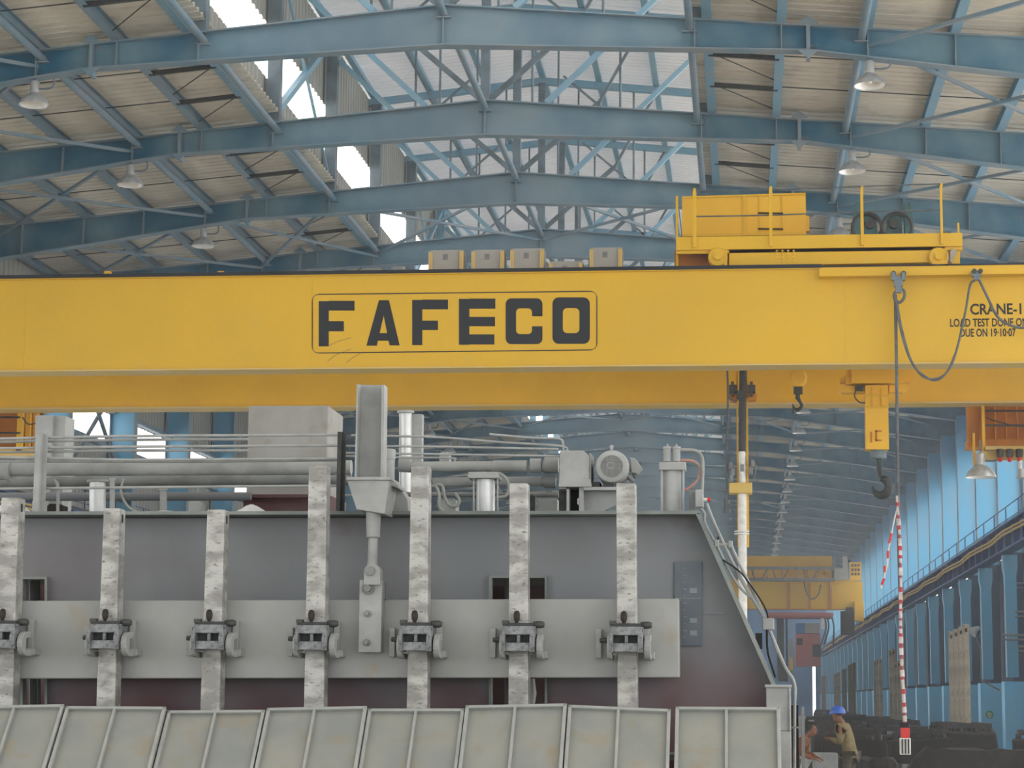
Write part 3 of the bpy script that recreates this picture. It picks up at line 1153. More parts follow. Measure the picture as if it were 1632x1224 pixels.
hk = thing('crane_hook', 'large dark crane hook below a square yellow telescopic column', 'crane hook', at(1403, 793, HY))
m = MB()
m.pbox(1357, 588, 1440, 610, HY - .3, .6)
m.pprism([(1350, 588), (1358, 588), (1357, 612), (1348, 612)], HY - .2, .4)
m.pprism([(1340, 602), (1357, 596), (1452, 598), (1460, 604), (1452, 609), (1340, 609)], HY - .05, .3)
m.pprism([(1338, 622), (1348, 614), (1380, 616), (1380, 625), (1342, 626)], HY - .1, .3)
m.pprism([(1417, 614), (1440, 612), (1448, 618), (1440, 625), (1417, 625)], HY - .1, .3)
m.build('cross_head', 'yellow2', hk)
for x in (1368, 1395, 1430):
    m = MB()
    p = at(x, 592, HY)
    m.tube([p, (p.x, HY, ZT + .35)], .03, 8)
    m.build('hoist_rope', 'cable', hk)
m = MB()
m.pbox(1379, 614, 1417, 716, HY - .2, .42)
c_ = m.build('telescopic_column', 'yellow2', hk)
m = MB()
m.pbox(1389, 618, 1391, 648, HY - .23, .03)
m.pbox(1404, 618, 1406, 648, HY - .23, .03)
m.pbox(1379, 647, 1417, 650, HY - .23, .03)
m.pbox(1379, 629, 1417, 631, HY - .22, .02)
m.build_each('rib', 'yellow', c_)
m = MB()
m.pbox(1387, 688, 1390, 705, HY - .215, .015)
for pl in [slab(1394, 688, 1404, 690.5), slab(1394, 702.5, 1404, 705), slab(1394, 688, 1397, 705)]:
    m.prism([(at(*q, HY).x, at(*q, HY).z) for q in pl], HY - .215, HY - .2)
m.build('raised_letters', 'ochre', c_)
m = MB()
m.lathe([(.15, 0), (.16, -.02), (.16, -.17), (.14, -.19)], at(1400, 716, HY), (0, 0, 1), 20)
m.build('collar', 'steelgrey', hk, smooth=True)
m = MB()
c = at(1404, 776, HY)
m.tube([at(1400, 730, HY), at(1402, 752, HY), at(1404, 760, HY)], .055, 10)
pts, rs = [], []
for k in range(17):
    a = math.radians(95 - k * 17.5)
    pts.append(c + Vector((.165 * math.cos(a), 0, .165 * math.sin(a))))
    rs.append([.05, .07, .08, .085, .09, .095, .1, .1, .1, .095, .09, .085, .075, .06, .045, .03, .012][k])
m.tube(pts, rs, 12)
m.build('hook', 'hook', hk, smooth=True)
m = MB()
m.pbox(1363, 614, 1376, 622, HY - .25, .3)
m.tube([at(1364, 622, HY - .1), at(1362, 632, HY - .1), at(1370, 641, HY - .1), at(1380, 642, HY - .1)], .015, 6, smooth=4)
m.build('hydraulic_fitting', 'darkst', hk, smooth=True)
sh = thing('auxiliary_hook', 'small dark hook under a round yellow pulley block', 'crane hook', at(1272, 655, HY))
m = MB()
p = at(1272, 603, HY)
m.lathe([(.14, -.13), (.18, -.1), (.18, .1), (.14, .13)], p, (0, 1, 0), 20)
m.lathe([(.03, -.16), (.03, -.13)], p, (0, 1, 0), 12)
m.pprism([(1257, 600), (1270, 588), (1287, 600), (1278, 618), (1264, 618)], HY - .06, .12)
m.pbox(1262, 584, 1283, 594, HY - .1, .2)
m.build('pulley_block', 'yellow2', sh, smooth=False)
m = MB()
m.pbox(1265, 616, 1279, 627, HY - .08, .16)
c = at(1270, 647, HY)
m.tube([at(1272, 625, HY), at(1271, 634, HY), at(1275, 641, HY)], [.04, .05, .03], 10)
pts = [at(x, y, HY) for x, y in ((1275, 640), (1278, 646), (1276, 651), (1270, 654), (1265, 651), (1263, 644))]
m.tube(pts, [.03, .035, .04, .04, .03, .012], 10, smooth=0)
m.build('hook', 'hook', sh, smooth=True)
m = MB()
for x in (1266, 1280):
    p = at(x, 600, HY)
    m.tube([p, (p.x, HY, ZT + .35)], .012, 6)
m.build('hoist_rope', 'cable', sh)

# tool mast
MY = 42.4
mast = thing('tool_mast', 'yellow twin rail tool mast with pale vertical pipe hanging from the trolley', 'tool mast', at(1183, 960, MY))
for x0, x1 in ((1172, 1178), (1187, 1194)):
    m = MB()
    m.pbox(x0, 424, x1, 872, MY, .15)
    m.build('guide_rail', 'yellow2', mast)
m = MB()
m.tube([at(1184.5, 560, MY - .08), at(1183, 722, MY - .08)], .075, 12)
m.build('hydraulic_cylinder', 'darkst', mast, smooth=True)
m = MB()
m.tube([at(1182.5, 720, MY - .1), at(1183, 780, MY - .1)], .07, 12)
m.tube([at(1183, 782, MY - .1), at(1184, 1000, MY - .1)], .085, 14)
m.build('working_pipe', 'white', mast, smooth=True)
m = MB()
m.pbox(1162, 769, 1199, 786, MY - .25, .4)
m.build('guide_block', 'tan', mast, bevel=.02)
m = MB()
for y in (847, 851):
    m.lathe([(.15, -.01), (.15, .01)], at(1182, y, MY - .1), (0, 0, 1), 16)
m.build_each('pipe_flange', 'white', mast, smooth=True)
m = MB()
for s in (-1, 1):
    px = 1183 + s * 15
    m.pbox(px - 6, 613, px + 6, 625, MY - .1, .25)
    m.pbox(px - 3, 608, px + 2, 632, MY - .12, .1)
m.pbox(1174, 622, 1190, 634, MY - .16, .1)
m.build_each('guide_roller', 'darkst', mast, bevel=.01)
m = MB()
m.pprism([(1158, 628), (1175, 628), (1175, 640), (1164, 638)], MY - .05, .3)
m.pprism([(1192, 626), (1207, 628), (1205, 637), (1192, 638)], MY - .05, .3)
m.build_each('roller_bracket', 'ochre', mast)
m = MB()
px_tube(m, [(1159, 585), (1160, 640), (1158, 750), (1157, 800)], MY - .1, .022, 6)
px_tube(m, [(1159, 590), (1161, 630), (1170, 638), (1178, 636)], MY - .1, .016, 6)
m.tube([at(1157, 795, MY - .1), at(1156, 818, MY - .1)], .04, 8)
m.build('control_hose', 'cable', mast, smooth=True)
m = MB()
for x, y in ((1165, 742), (1200, 738), (1168, 752), (1197, 750), (1183, 745), (1166, 762)):
    m.pbox(x - 3, y - 5, x + 3, y + 6, MY - .2, .12)
m.tube([at(1196, 730, MY - .1), at(1205, 745, MY - .1), at(1200, 765, MY - .1)], .015, 6, smooth=4)
m.build('valve', 'dustd', mast, bevel=.01)

# cab platforms slung under the rear girder
pl = thing('service_platform', 'yellow ribbed service platform hanging under the girder at the right edge', 'platform', at(1600, 745, 46))
m = MB()
m.pbox(1546, 636, 1700, 706, 46.5, .1)
m.pbox(1541, 636, 1563, 706, 45.9, .3)
m.pbox(1543, 700, 1700, 712, 46.0, .7)
m.build_each('rear_panel', 'ochre', pl)
m = MB()
for x in (1585, 1602, 1620, 1638, 1656):
    m.pbox(x, 640, x + 3, 702, 46.4, .1)
m.build_each('panel_rib', 'yellow2', pl)
m = MB()
for y in (655, 678):
    m.tube([at(1570, y, 45.8), at(1700, y, 45.8)], .025, 6)
m.tube([at(1572, 665, 45.8), at(1590, 672, 45.8), at(1632, 680, 45.8), at(1690, 676, 45.8)], .014, 6, smooth=4)
m.build_each('guard_rail', 'darkst', pl)
m = MB()
m.pbox(1564, 636, 1571, 727, 45.7, .08)
m.pbox(1550, 690, 1555, 740, 45.8, .08)
m.build_each('hanger_post', 'yellow2', pl)
m = MB()
m.pbox(1571, 711, 1700, 716, 45.55, .3)
m.pbox(1568, 716, 1700, 733, 45.7, .08)
m.pprism([(1556, 722), (1568, 718), (1575, 722), (1565, 740), (1552, 742)], 45.6, .12)
m.build('bottom_beam', 'tan', pl)
for x in (1594, 1609, 1625):
    sg = thing('signal_lamp', 'small red signal lamp under the platform beam, %s of three' % {1594: 'leftmost', 1609: 'middle', 1625: 'rightmost'}[x], 'signal lamp',
               at(x, 736, 45.5), 'red signal lamps')
    m = MB()
    m.lathe([(.06, 0), (.075, .03), (.075, .16), (.06, .18)], at(x, 729, 45.5), (0, 0, 1), 14)
    m.build('socket', 'darkst', sg, smooth=True)
    m = MB()
    m.lathe([(.01, -.1), (.04, -.085), (.05, -.04), (.05, 0)], at(x, 729, 45.5), (0, 0, 1), 14)
    m.build('red_lens', 'red', sg, smooth=True)
lp = copy_tree(src)
lp.location = at(1563.5, 761, 45.6)
lp['label'] = 'dusty bell lamp hanging under the service platform at the right'
del lp['group']
lp2 = thing('floodlight', 'small white floodlight with tubular lamp at the right edge under the platform', 'lamp', at(1628, 760, 45.5))
m = MB()
m.tube([at(1626, 734, 45.5), at(1626, 747, 45.5)], .045, 10)
m.build('tube_lamp', 'white', lp2)
m = MB()
m.lathe([(.12, 0), (.07, .1), (.05, .2)], at(1628, 762, 45.5), (0, 0, 1), 14)
m.build('lamp_body', 'lampm', lp2, smooth=True)

pl = thing('service_platform', 'brown-yellow platform hanging under the girder at the left edge', 'platform', at(20, 725, 46))
m = MB()
m.pbox(-120, 650, 66, 728, 46.8, .1)
m.build_each('rear_panel', 'ochre', pl)
m = MB()
m.pbox(-120, 717, 66, 723, 46.0, .6)
m.pbox(28, 652, 34, 722, 46.0, .1)
m.pbox(42, 652, 46, 722, 46.3, .1)
m.pbox(54, 652, 58, 722, 46.5, .1)
m.build_each('frame_post', 'yellow2', pl)
m = MB()
for y in (665, 690):
    m.tube([at(-100, y, 45.9), at(32, y, 45.9)], .025, 6)
m.tube([at(36, 665, 46), at(45, 676, 46), at(60, 674, 46)], .015, 6, smooth=3)
m.build_each('guard_rail', 'darkst', pl)

# ------------------------------------------------------------------ second crane, far down the hall
DY = 150.0
XFE = at(1375, 950, DY).x
far = thing('overhead_crane', 'distant second yellow crane near the right wall, with a hanging red cab', 'crane', (RX, DY, ZB))
m = MB()
m.box(RX - 14.5, XFE, DY, DY + .6, ZB, ZT + .1)
m.box(RX - 14.5, XFE - .6, DY - .3, DY + .8, ZT + .1, ZT + .2)
g2 = m.build('front_girder', 'yellow', far)
m = MB()
for x in (1257, 1290, 1324):
    p = at(x, 950, DY)
    m.box(p.x - .08, p.x + .08, DY - .15, DY, ZB, ZT)
m.box(RX - 14.5, XFE, DY - .15, DY + .7, ZB - .06, ZB)
m.build('stiffener', 'ochre', g2)
m = MB()
m.pbox(1180, 886, 1326, 920, DY + 1.2, 1.5)
m.build('machinery_house', 'yellow2', far)
m = MB()
m.pbox(1180, 903, 1352, 908, DY - .8, .1)
m.pbox(1180, 921, 1330, 926, DY - .8, .9)
for x in (1200, 1222, 1246, 1270, 1300, 1322):
    m.pbox(x, 903, x + 1.6, 925, DY - .8, .08)
m.build('walkway_railing', 'dustd', far)
m = MB()
for x0 in (1198, 1232, 1280):
    m.tube([at(x0, 908, DY - .7), at(x0 + 4, 920, DY - .7), at(x0 + 14, 924, DY - .7), at(x0 + 24, 908, DY - .7)], .04, 6, smooth=4)
m.tube([at(1281, 926, DY - .4), at(1286, 945, DY - .4), at(1294, 955, DY - .4), at(1304, 948, DY - .4), at(1308, 932, DY - .4)], .05, 6, smooth=4)
m.build('cable_loop', 'cable', far)
m = MB()
m.pbox(1330, 906, 1352, 924, DY - .9, 1)
m.pbox(1343, 887, 1351, 906, DY - .9, .4)
m.pbox(1326, 890, 1332, 924, DY - .2, .6)
m.build('electric_cabinet', 'greybox', far)
m = MB()
m.pbox(1354, 896, 1373, 925, DY + .1, .5)
m.build('junction_box', 'yellow2', far)
m = MB()
m.pbox(1362, 958, 1377, 990, DY - .5, 1.2)
m.build('end_carriage', 'yellow2', far)
m = MB()
for r_ in range(3):
    for c_ in range(3):
        m.pbox(1357 + 5 * c_, 899 + 7 * r_, 1360 + 5 * c_, 903 + 7 * r_, DY + .05, .06)
m.build('vent_slot', 'darkst', far)
m = MB()
m.pbox(1340, 974, 1362, 1012, DY + .5, .8)
m.pbox(1348, 968, 1360, 975, DY - .2, 1)
m.build('wheel_gear', 'soot', far)
m = MB()
m.pbox(1225, 976, 1328, 982, DY - .5, 3)
m.pbox(1225, 982, 1326, 985, DY - .3, 2)
m.build('trolley_underframe', 'cabred', far)
cab = m = MB()
m.pbox(1268, 1010, 1308, 1062, DY + .2, 2)
cabo = m.build('operator_cab', 'cabred', far)
m = MB()
m.pbox(1295, 1027, 1308.5, 1047, DY + .1, .12)
m.pbox(1270, 1017, 1279, 1028, DY + .1, .12)
m.build('cab_window', 'glass', cabo)
m = MB()
m.pbox(1268, 993, 1283, 1009, DY + .2, 1.5)
m.build('blue_box', 'wallb', far)
m = MB()
m.pbox(1283, 993, 1306, 1009, DY + .2, 1.5)
m.pbox(1258, 1018, 1264, 1075, DY + .4, .4)
m.build('white_box', 'greybox', far)
m = MB()
m.pbox(1238, 982, 1250, 1078, DY + .5, .8)
m.pbox(1252, 985, 1256, 1060, DY + .5, .3)
m.pbox(1240, 1060, 1256, 1086, DY + .3, .8)
m.build('tool_mast', 'soot', far)
m = MB()
m.pbox(1258, 1048, 1264, 1068, DY + .2, .3)
m.build('yellow_valve', 'yellow2', far)
m = MB()
for x0, x1 in ((1314, 1308), (1318, 1313), (1326, 1328)):
    m.tube([at(x0, 984, DY), at(x0 + 3, 1000, DY), at(x1, 1028, DY)], .06, 6, smooth=3)
m.build('hanging_cable', 'darkst', far)
m = MB()
m.pbox(1308, 985, 1314, 1003, DY - .2, .3)
m.build('white_lamp', 'white', far)

# ------------------------------------------------------------------ reduction cell in the foreground
PY = 15.5
# paint that turns to bare maroon primer towards the foot of the plate
mp_ = MT['plate'].node_tree
bs = mp_.nodes['Principled BSDF']
prev = bs.inputs['Base Color'].links[0].from_socket
g = mp_.nodes.new('ShaderNodeNewGeometry')
sx = mp_.nodes.new('ShaderNodeSeparateXYZ')
mp_.links.new(g.outputs['Position'], sx.inputs[0])
nz = mp_.nodes.new('ShaderNodeTexNoise')
nz.inputs['Scale'].default_value = 1.3
mp_.links.new(g.outputs['Position'], nz.inputs['Vector'])
m1 = mp_.nodes.new('ShaderNodeMath'); m1.operation = 'MULTIPLY_ADD'
mp_.links.new(nz.outputs['Fac'], m1.inputs[0]); m1.inputs[1].default_value = 1.1
mp_.links.new(sx.outputs['Z'], m1.inputs[2])
mr = mp_.nodes.new('ShaderNodeMapRange')
mr.inputs['From Min'].default_value = 2.75; mr.inputs['From Max'].default_value = 2.1
mp_.links.new(m1.outputs[0], mr.inputs['Value'])
mx = mp_.nodes.new('ShaderNodeMix'); mx.data_type = 'RGBA'
mp_.links.new(mr.outputs[0], mx.inputs[0]); mp_.links.new(prev, mx.inputs[6])
mx.inputs[7].default_value = (*srgb((96, 66, 70)), 1)
mp_.links.new(mx.outputs[2], bs.inputs['Base Color'])

cell = thing('cell_superstructure', 'long grey steel superstructure with sloping right end and square openings behind the anode rods', 'cell superstructure', at(500, 1128, PY + 1) - Vector((0, 0, 1.6)))
m = MB()
D = .03
for pl in ([(-120, 826), (36, 826), (36, 1400), (-120, 1400)], [(36, 826), (71, 826), (71, 923), (36, 923)], [(71, 826), (783, 825), (783, 1400), (71, 1400)],
           [(783, 825), (868, 824), (868, 921), (783, 921)], [(868, 824), (1114, 823), (1242, 1110), (1242, 1400), (868, 1400)]):
    m.pprism(pl, PY, D)
m.build('side_plate', 'plate', cell)
a, b = at(-120, 826, PY), at(1116, 823, PY)
m = MB()
m.box(a.x, b.x, PY - .2, PY + 1.9, b.z - .0, b.z + .025)
m.build('top_flange', 'plateedge', cell)
m = MB()
p, q = at(1113, 822, PY), at(1240, 1108, PY)
m.bar((p.x, PY + .0, p.z), (q.x, PY + .0, q.z), .4, .03, upv=(1, 0, .3))
m.bar((p.x, PY + 1.8, p.z), (q.x, PY + 1.8, q.z), .4, .03, upv=(1, 0, .3))
m.build_each('end_flange', 'plateedge', cell)
m = MB()
for x0, x1, y0 in ((36, 71, 923), (783, 868, 921)):
    for pl in (slab(x0 - 4, y0 - 4, x1 + 4, y0), slab(x0 - 4, y0, x0, 1400), slab(x1, y0, x1 + 4, 1400)):
        m.pprism(pl, PY - .04, .09)
m.build('opening_rim', 'plateedge', cell)
m = MB()
m.pprism([(-120, 840), (1112, 838), (1226, 1100), (1226, 1500), (-120, 1500)], PY + 1.75, .03)
m.build('rear_plate', 'maroon', cell)
m = MB()
m.pbox(-120, 915, 1100, 921, PY + .3, 1.2)
for x in (42, 800):
    m.tube([at(x + 10, 925, PY + .4), at(x + 10, 1300, PY + .4)], .03, 8)
    m.tube([at(x + 18, 925, PY + .5), at(x + 20, 1300, PY + .5)], .02, 8)
m.build('inner_tube', 'dustd', cell)
m = MB()
m.tube([at(848, 1082, PY + .3), at(849, 1105, PY + .3), at(845, 1140, PY + .3)], [.02, .03, .02], 8)
m.build('white_guide', 'alumina', cell)
nt_ = MB()
nt_.pbox(1075, 895, 1119, 1029, PY - .02, .02)
npl = nt_.build('notice_plate', 'notice', cell)
m = MB()
for y in (937, 985, 1005):
    m.pbox(1099, y, 1111, y + 8, PY - .024, .004)
m.pbox(1076, 953, 1119, 954.2, PY - .024, .004)
for k in range(11):
    m.pbox(1089, 905 + 11 * k, 1092 + (k % 2) * 3, 906.5 + 11 * k, PY - .024, .004)
m.pbox(1088, 903, 1089, 1022, PY - .024, .004)
m.build('faded_markings', 'mark', npl)
m = MB()
m.pbox(1122, 976, 1154, 978, PY - .01, .012)
m.build('chalk_line', 'mark', cell)
m = MB()
m.pbox(1221, 1094, 1260, 1165, PY - .3, .3)
m.pbox(1238, 1165, 1264, 1450, PY - .3, .3)
m.pbox(1219, 1091, 1262, 1096, PY - .32, .34)
m.pbox(1257, 1096, 1261, 1165, PY - .32, .34)
m.build('end_post', 'dust', cell, bevel=.006)
m = MB()
m.pbox(1204, 1009, 1215, 1034, PY + .1, .08)
m.build('switch_box', 'rubber', cell)

# handrails of the stair beside the sloping end
st = thing('stair_handrail', 'pale tubular handrails descending beside the sloping end of the grey superstructure', 'handrail', at(1266, 1430, PY + .2))
HYY = PY + .25
for pts, rr in (([(1126, 803), (1138, 833), (1155, 870), (1180, 921), (1210, 971), (1223, 996), (1251, 1063), (1266, 1090), (1266, 1150), (1266, 1430)], .014),
                ([(1112, 806), (1123, 818), (1123, 832), (1138, 862)], .011),
                ([(1165, 870), (1188, 918), (1205, 952), (1222, 992), (1240, 1040)], .013),
                ([(1142, 868), (1165, 915), (1183, 940), (1206, 962), (1222, 990)], .011),
                ([(1142, 868), (1165, 868)], .013)):
    m = MB()
    px_tube(m, pts, HYY, rr, 8, 4)
    m.build('rail', 'dust', st, smooth=True)
m = MB()
m.pbox(1215, 985, 1234, 1004, HYY - .03, .08)
m.pbox(1138, 860, 1146, 872, HYY - .02, .05)
m.pbox(1160, 862, 1168, 873, HYY - .02, .05)
m.build_each('rail_joint', 'dust', st, bevel=.008)
m = MB()
px_tube(m, [(1138, 838), (1146, 848), (1143, 862), (1136, 872)], HYY, .007, 6)
px_tube(m, [(1152, 892), (1180, 912), (1205, 945), (1222, 975), (1224, 995)], HYY - .02, .006, 6)
px_tube(m, [(1222, 1004), (1224, 1040), (1236, 1080)], HYY, .008, 6)
m.build('loose_cable', 'rubber', st, smooth=True)
m = MB()
m.pbox(1277, 1126, 1286, 1450, PY + .1, .04)
m.pbox(1262, 1158, 1277, 1161, PY + .1, .02)
tag(m.build('thin_post', 'dustd'), 'thin grey upright post just right of the cell end post', 'post')
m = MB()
m.pbox(1262, 1124, 1276, 1450, PY + .3, .25)  # black sheet stands in for shade in the open gap beside the end post
tag(m.build('dark_gap_panel', 'rubber'), 'narrow black panel standing in for the shaded gap between the cell end post and the thin grey post', 'panel')

# anode beam
AB = 15.15
ab = thing('anode_beam', 'wide flat light grey aluminium bar running across behind the seven anode clamps', 'anode beam', at(500, 1081, AB + .1))
m = MB()
m.pprism([(-120, 958), (1082, 954), (1083, 1080), (-120, 1082)], AB, .2)
m.build('bar', 'beam', ab, bevel=.008)

# suspension link and its jack, bracket and channel
jk = thing('beam_jack', 'grey beam jack: bracket, sleeve and bolted link plate between the fourth and fifth rods', 'jack', at(590, 1040, 15.05))
m = MB()
m.pbox(573, 924, 607, 1040, 15.03, .10)
lk = m.build('link_plate', 'dust', jk, bevel=.006)
for x, y, r_ in ((587, 938, .045), (586, 978, .028), (585, 1024, .028)):
    m = MB()
    p = at(x, y, 15.03)
    m.lathe([(r_, 0), (r_, .012), (r_ * .55, .016), (r_ * .55, .05)], p, (0, -1, 0), 6 if r_ < .03 else 14)
    m.build_each('bolt', 'dustd', lk)
m = MB()
m.pbox(604, 928, 613, 955, 15.1, .06)
m.build('rear_plate', 'dustd', jk)
m = MB()
outl = [(580, 932), (580, 910)] + [(593 + 13 * math.cos(math.radians(a)), 910 + 11 * math.sin(math.radians(a))) for a in range(190, 360, 20)] + [(606, 910), (606, 932)]
m.pprism(outl, 15.0, .1)
cv = m.build('clevis', 'dust', jk)
m = MB()
m.lathe([(.035, 0), (.035, .02), (.02, .025)], at(590, 910, 15.0), (0, -1, 0), 16)
m.build('pin', 'dustd', cv, smooth=True)
m = MB()
p = at(594, 905, 15.1)
m.tube([at(593, 905, 15.1), at(595, 858, 15.1), at(595, 856, 15.1), at(595, 846, 15.1), at(595, 843, 15.1), at(595, 815, 15.1)], [.038, .034, .05, .05, .052, .056], 20)
m.build('jack_rod', 'dust', jk, smooth=True)
m = MB()
JY = 15.0
f_ = [(552, 763), (621, 765), (613, 819), (568, 812)]
m.pprism(f_, JY, .35)
m.pprism([(621, 763), (634, 772), (650, 796), (652, 820), (612, 820)], JY + .35, .25)
m.pprism([(612, 762), (634, 772), (634, 778), (612, 770)], JY + .1, .3)
m.pbox(552, 760, 622, 765, JY - .02, .4)
m.build('hopper_bracket', 'dust', jk, bevel=.006)
m = MB()
m.pprism([(569, 613), (610, 614), (610, 764), (565, 764)], 15.16, .012)
m.pprism([(568.5, 612), (571, 612), (567.5, 764), (565, 764)], 15.03, .14)
m.pprism([(608, 613), (612.5, 613), (611, 764), (606.5, 764)], 15.03, .14)
tag(m.build('steel_channel', 'dust'), 'tall upright grey U channel standing on the jack bracket in front of the girder', 'channel')
m = MB()
m.lathe([(.04, -.2), (.04, -.02), (.045, -.02), (.045, .05), (.03, .06)], at(621, 728, 15.6), (0, 0, 1), 18)
m.build('jack_head', 'dust', jk, smooth=True)

# anode rods
RDS = [((2, 30, 793), (-10, 20), 'scuffed aluminium anode rod at the left edge, with a small red spot'),
       ((165, 191, 810), (153, 183), 'short scuffed anode rod, second from the left'),
       ((330, 358, 812), (319, 350), 'short anode rod with a dark dot, third from the left'),
       ((492, 521, 742), (484, 516), 'tall pitted anode rod left of the upright U channel'),
       ((655, 683, 743), (648, 681), 'tall mottled anode rod right of the upright U channel'),
       ((812, 841, 770), (810, 842), 'medium height anode rod right of the bright capped cylinder'),
       ((982, 1013, 770), (984, 1016), 'anode rod standing in front of the electric motor, rightmost of seven')]
RYF = 14.95
for (tx0, tx1, ty), (bx0, bx1), lb in RDS:
    r = thing('anode_rod', lb, 'anode rod', at((bx0 + bx1) / 2, 1125, RYF + .07) - Vector((0, 0, .9)), 'aluminium anode rods on the beam')
    a, b = at(tx0, ty, RYF), at(tx1, ty, RYF)
    c, d = at(bx0, 1125, RYF), at(bx1, 1125, RYF)
    e0, e1 = c + (c - a) * .5, d + (d - b) * .5
    m = MB()
    m.prism([(e0.x, e0.z), (e1.x, e1.z), (b.x, b.z), (a.x, a.z)], RYF, RYF + .15)
    ro = m.build('rod', 'rod', r, bevel=.008)
    if tx0 < 400:
        m = MB()
        m.box(b.x - .002, b.x + .003, RYF + .05, RYF + .085, b.z - .1, b.z - .04)
        m.build('slot', 'rubber', ro)
    if tx0 == 2:
        m = MB()
        p = at(30, 885, RYF)
        m.lathe([(.02, 0), (.02, .006)], Vector((b.x - .033, RYF + .04, p.z)), (1, 0, 0), 12)
        m.build('red_spot', mat('rust_red', (190, 92, 76), None), ro)

# clamps
CL = [(4, 'left edge'), (168, 'second'), (334, 'third'), (497, 'fourth'), (662, 'fifth'), (825, 'sixth'), (996, 'seventh')]
src_c = None
cl0 = 497
base = at(cl0, 1018, 14.9)
rt_ = thing('anode_clamp', 'x', 'clamp', at(cl0, 1040, 14.9), 'anode clamps on the beam')
m = MB()
m.pbox(472, 996, 520, 1010, 14.80, .06)
m.pbox(474, 1022, 517, 1036, 14.80, .06)
m.pbox(494, 1008, 499, 1024, 14.82, .05)
body = m.build('clamp_body', 'clamp', rt_, bevel=.005)
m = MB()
m.pbox(476, 1006, 516, 1026, 14.87, .03)  # dark plate paints the shade of the cavity between the bars
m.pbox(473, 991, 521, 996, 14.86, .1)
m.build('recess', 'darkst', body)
m = MB()
for x0, x1 in ((514, 521), (470, 475)):
    a, b = at(x0, 996, 14.8), at(x1, 1037, 14.8)
    m.prismx([(14.79, b.z), (15.0, b.z), (15.0, a.z), (14.84, a.z), (14.77, (a.z + b.z) / 2)], a.x, b.x)
m.build_each('cheek_plate', 'clamp', rt_, bevel=.004)
for x0, x1 in ((523.5, 532), (466, 472)):
    a, b = at(x0, 1008, 14.8), at(x1, 1048, 14.8)
    zc, hh = (a.z + b.z) / 2, (a.z - b.z) / 2
    pr = [(14.92 - .13 * math.cos(math.radians(t)) * .9, zc + hh * math.sin(math.radians(t))) for t in range(-90, 100, 18)]
    pr += [(15.0, zc + hh), (15.0, zc + hh * .55), (14.9, zc + hh * .4), (14.9, zc - hh * .5), (15.12, zc - hh * .6), (15.12, zc - hh)]
    m = MB()
    m.prismx(pr, a.x, b.x)
    m.build('hook_arm', 'dust', rt_, bevel=.004)
m = MB()
m.pbox(532, 990, 540, 1046, 15.09, .06)
m.pbox(532, 1036, 546, 1047, 15.02, .12)
m.pbox(458, 1000, 466, 1046, 15.09, .06)
m.build_each('beam_bracket', 'dust', rt_, bevel=.004)
m = MB()
p = at(528, 994, 14.9)
m.lathe([(.022, -.03), (.026, 0), (.026, .03), (.018, .05)], p, (1, 0, 0), 10)
m.lathe([(.018, 0), (.018, .05)], at(534, 1017, 15.0), (0, -1, 0), 8)
m.lathe([(.016, -.02), (.02, .03)], at(464, 1018, 14.95), (1, 0, 0), 8)
m.pbox(472, 987, 482, 993, 14.85, .06)
m.build_each('nut', 'darkst', rt_, smooth=True)
m = MB()
p = at(496, 990, 14.9)
m.lathe([(.008, -.03), (.012, 0), (.022, .02), (.024, .05), (.018, .075), (.004, .082)], p, (0, 0, 1), 14)
m.build('screw_head', 'soot', rt_, smooth=True)
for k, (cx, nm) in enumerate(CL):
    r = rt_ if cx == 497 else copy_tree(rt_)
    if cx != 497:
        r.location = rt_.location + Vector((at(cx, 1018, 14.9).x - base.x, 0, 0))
    r['label'] = ['clamp on the anode rod at the left edge, half out of view', 'steel clamp on the short anode rod second from left',
                  'steel clamp on the third anode rod, left of the tall rods', 'steel clamp on the tall rod left of the bolted link plate',
                  'steel clamp on the tall rod right of the bolted link plate', 'steel clamp below the square opening, second from right',
                  'rightmost steel clamp, nearest the right end of the grey bar'][k]

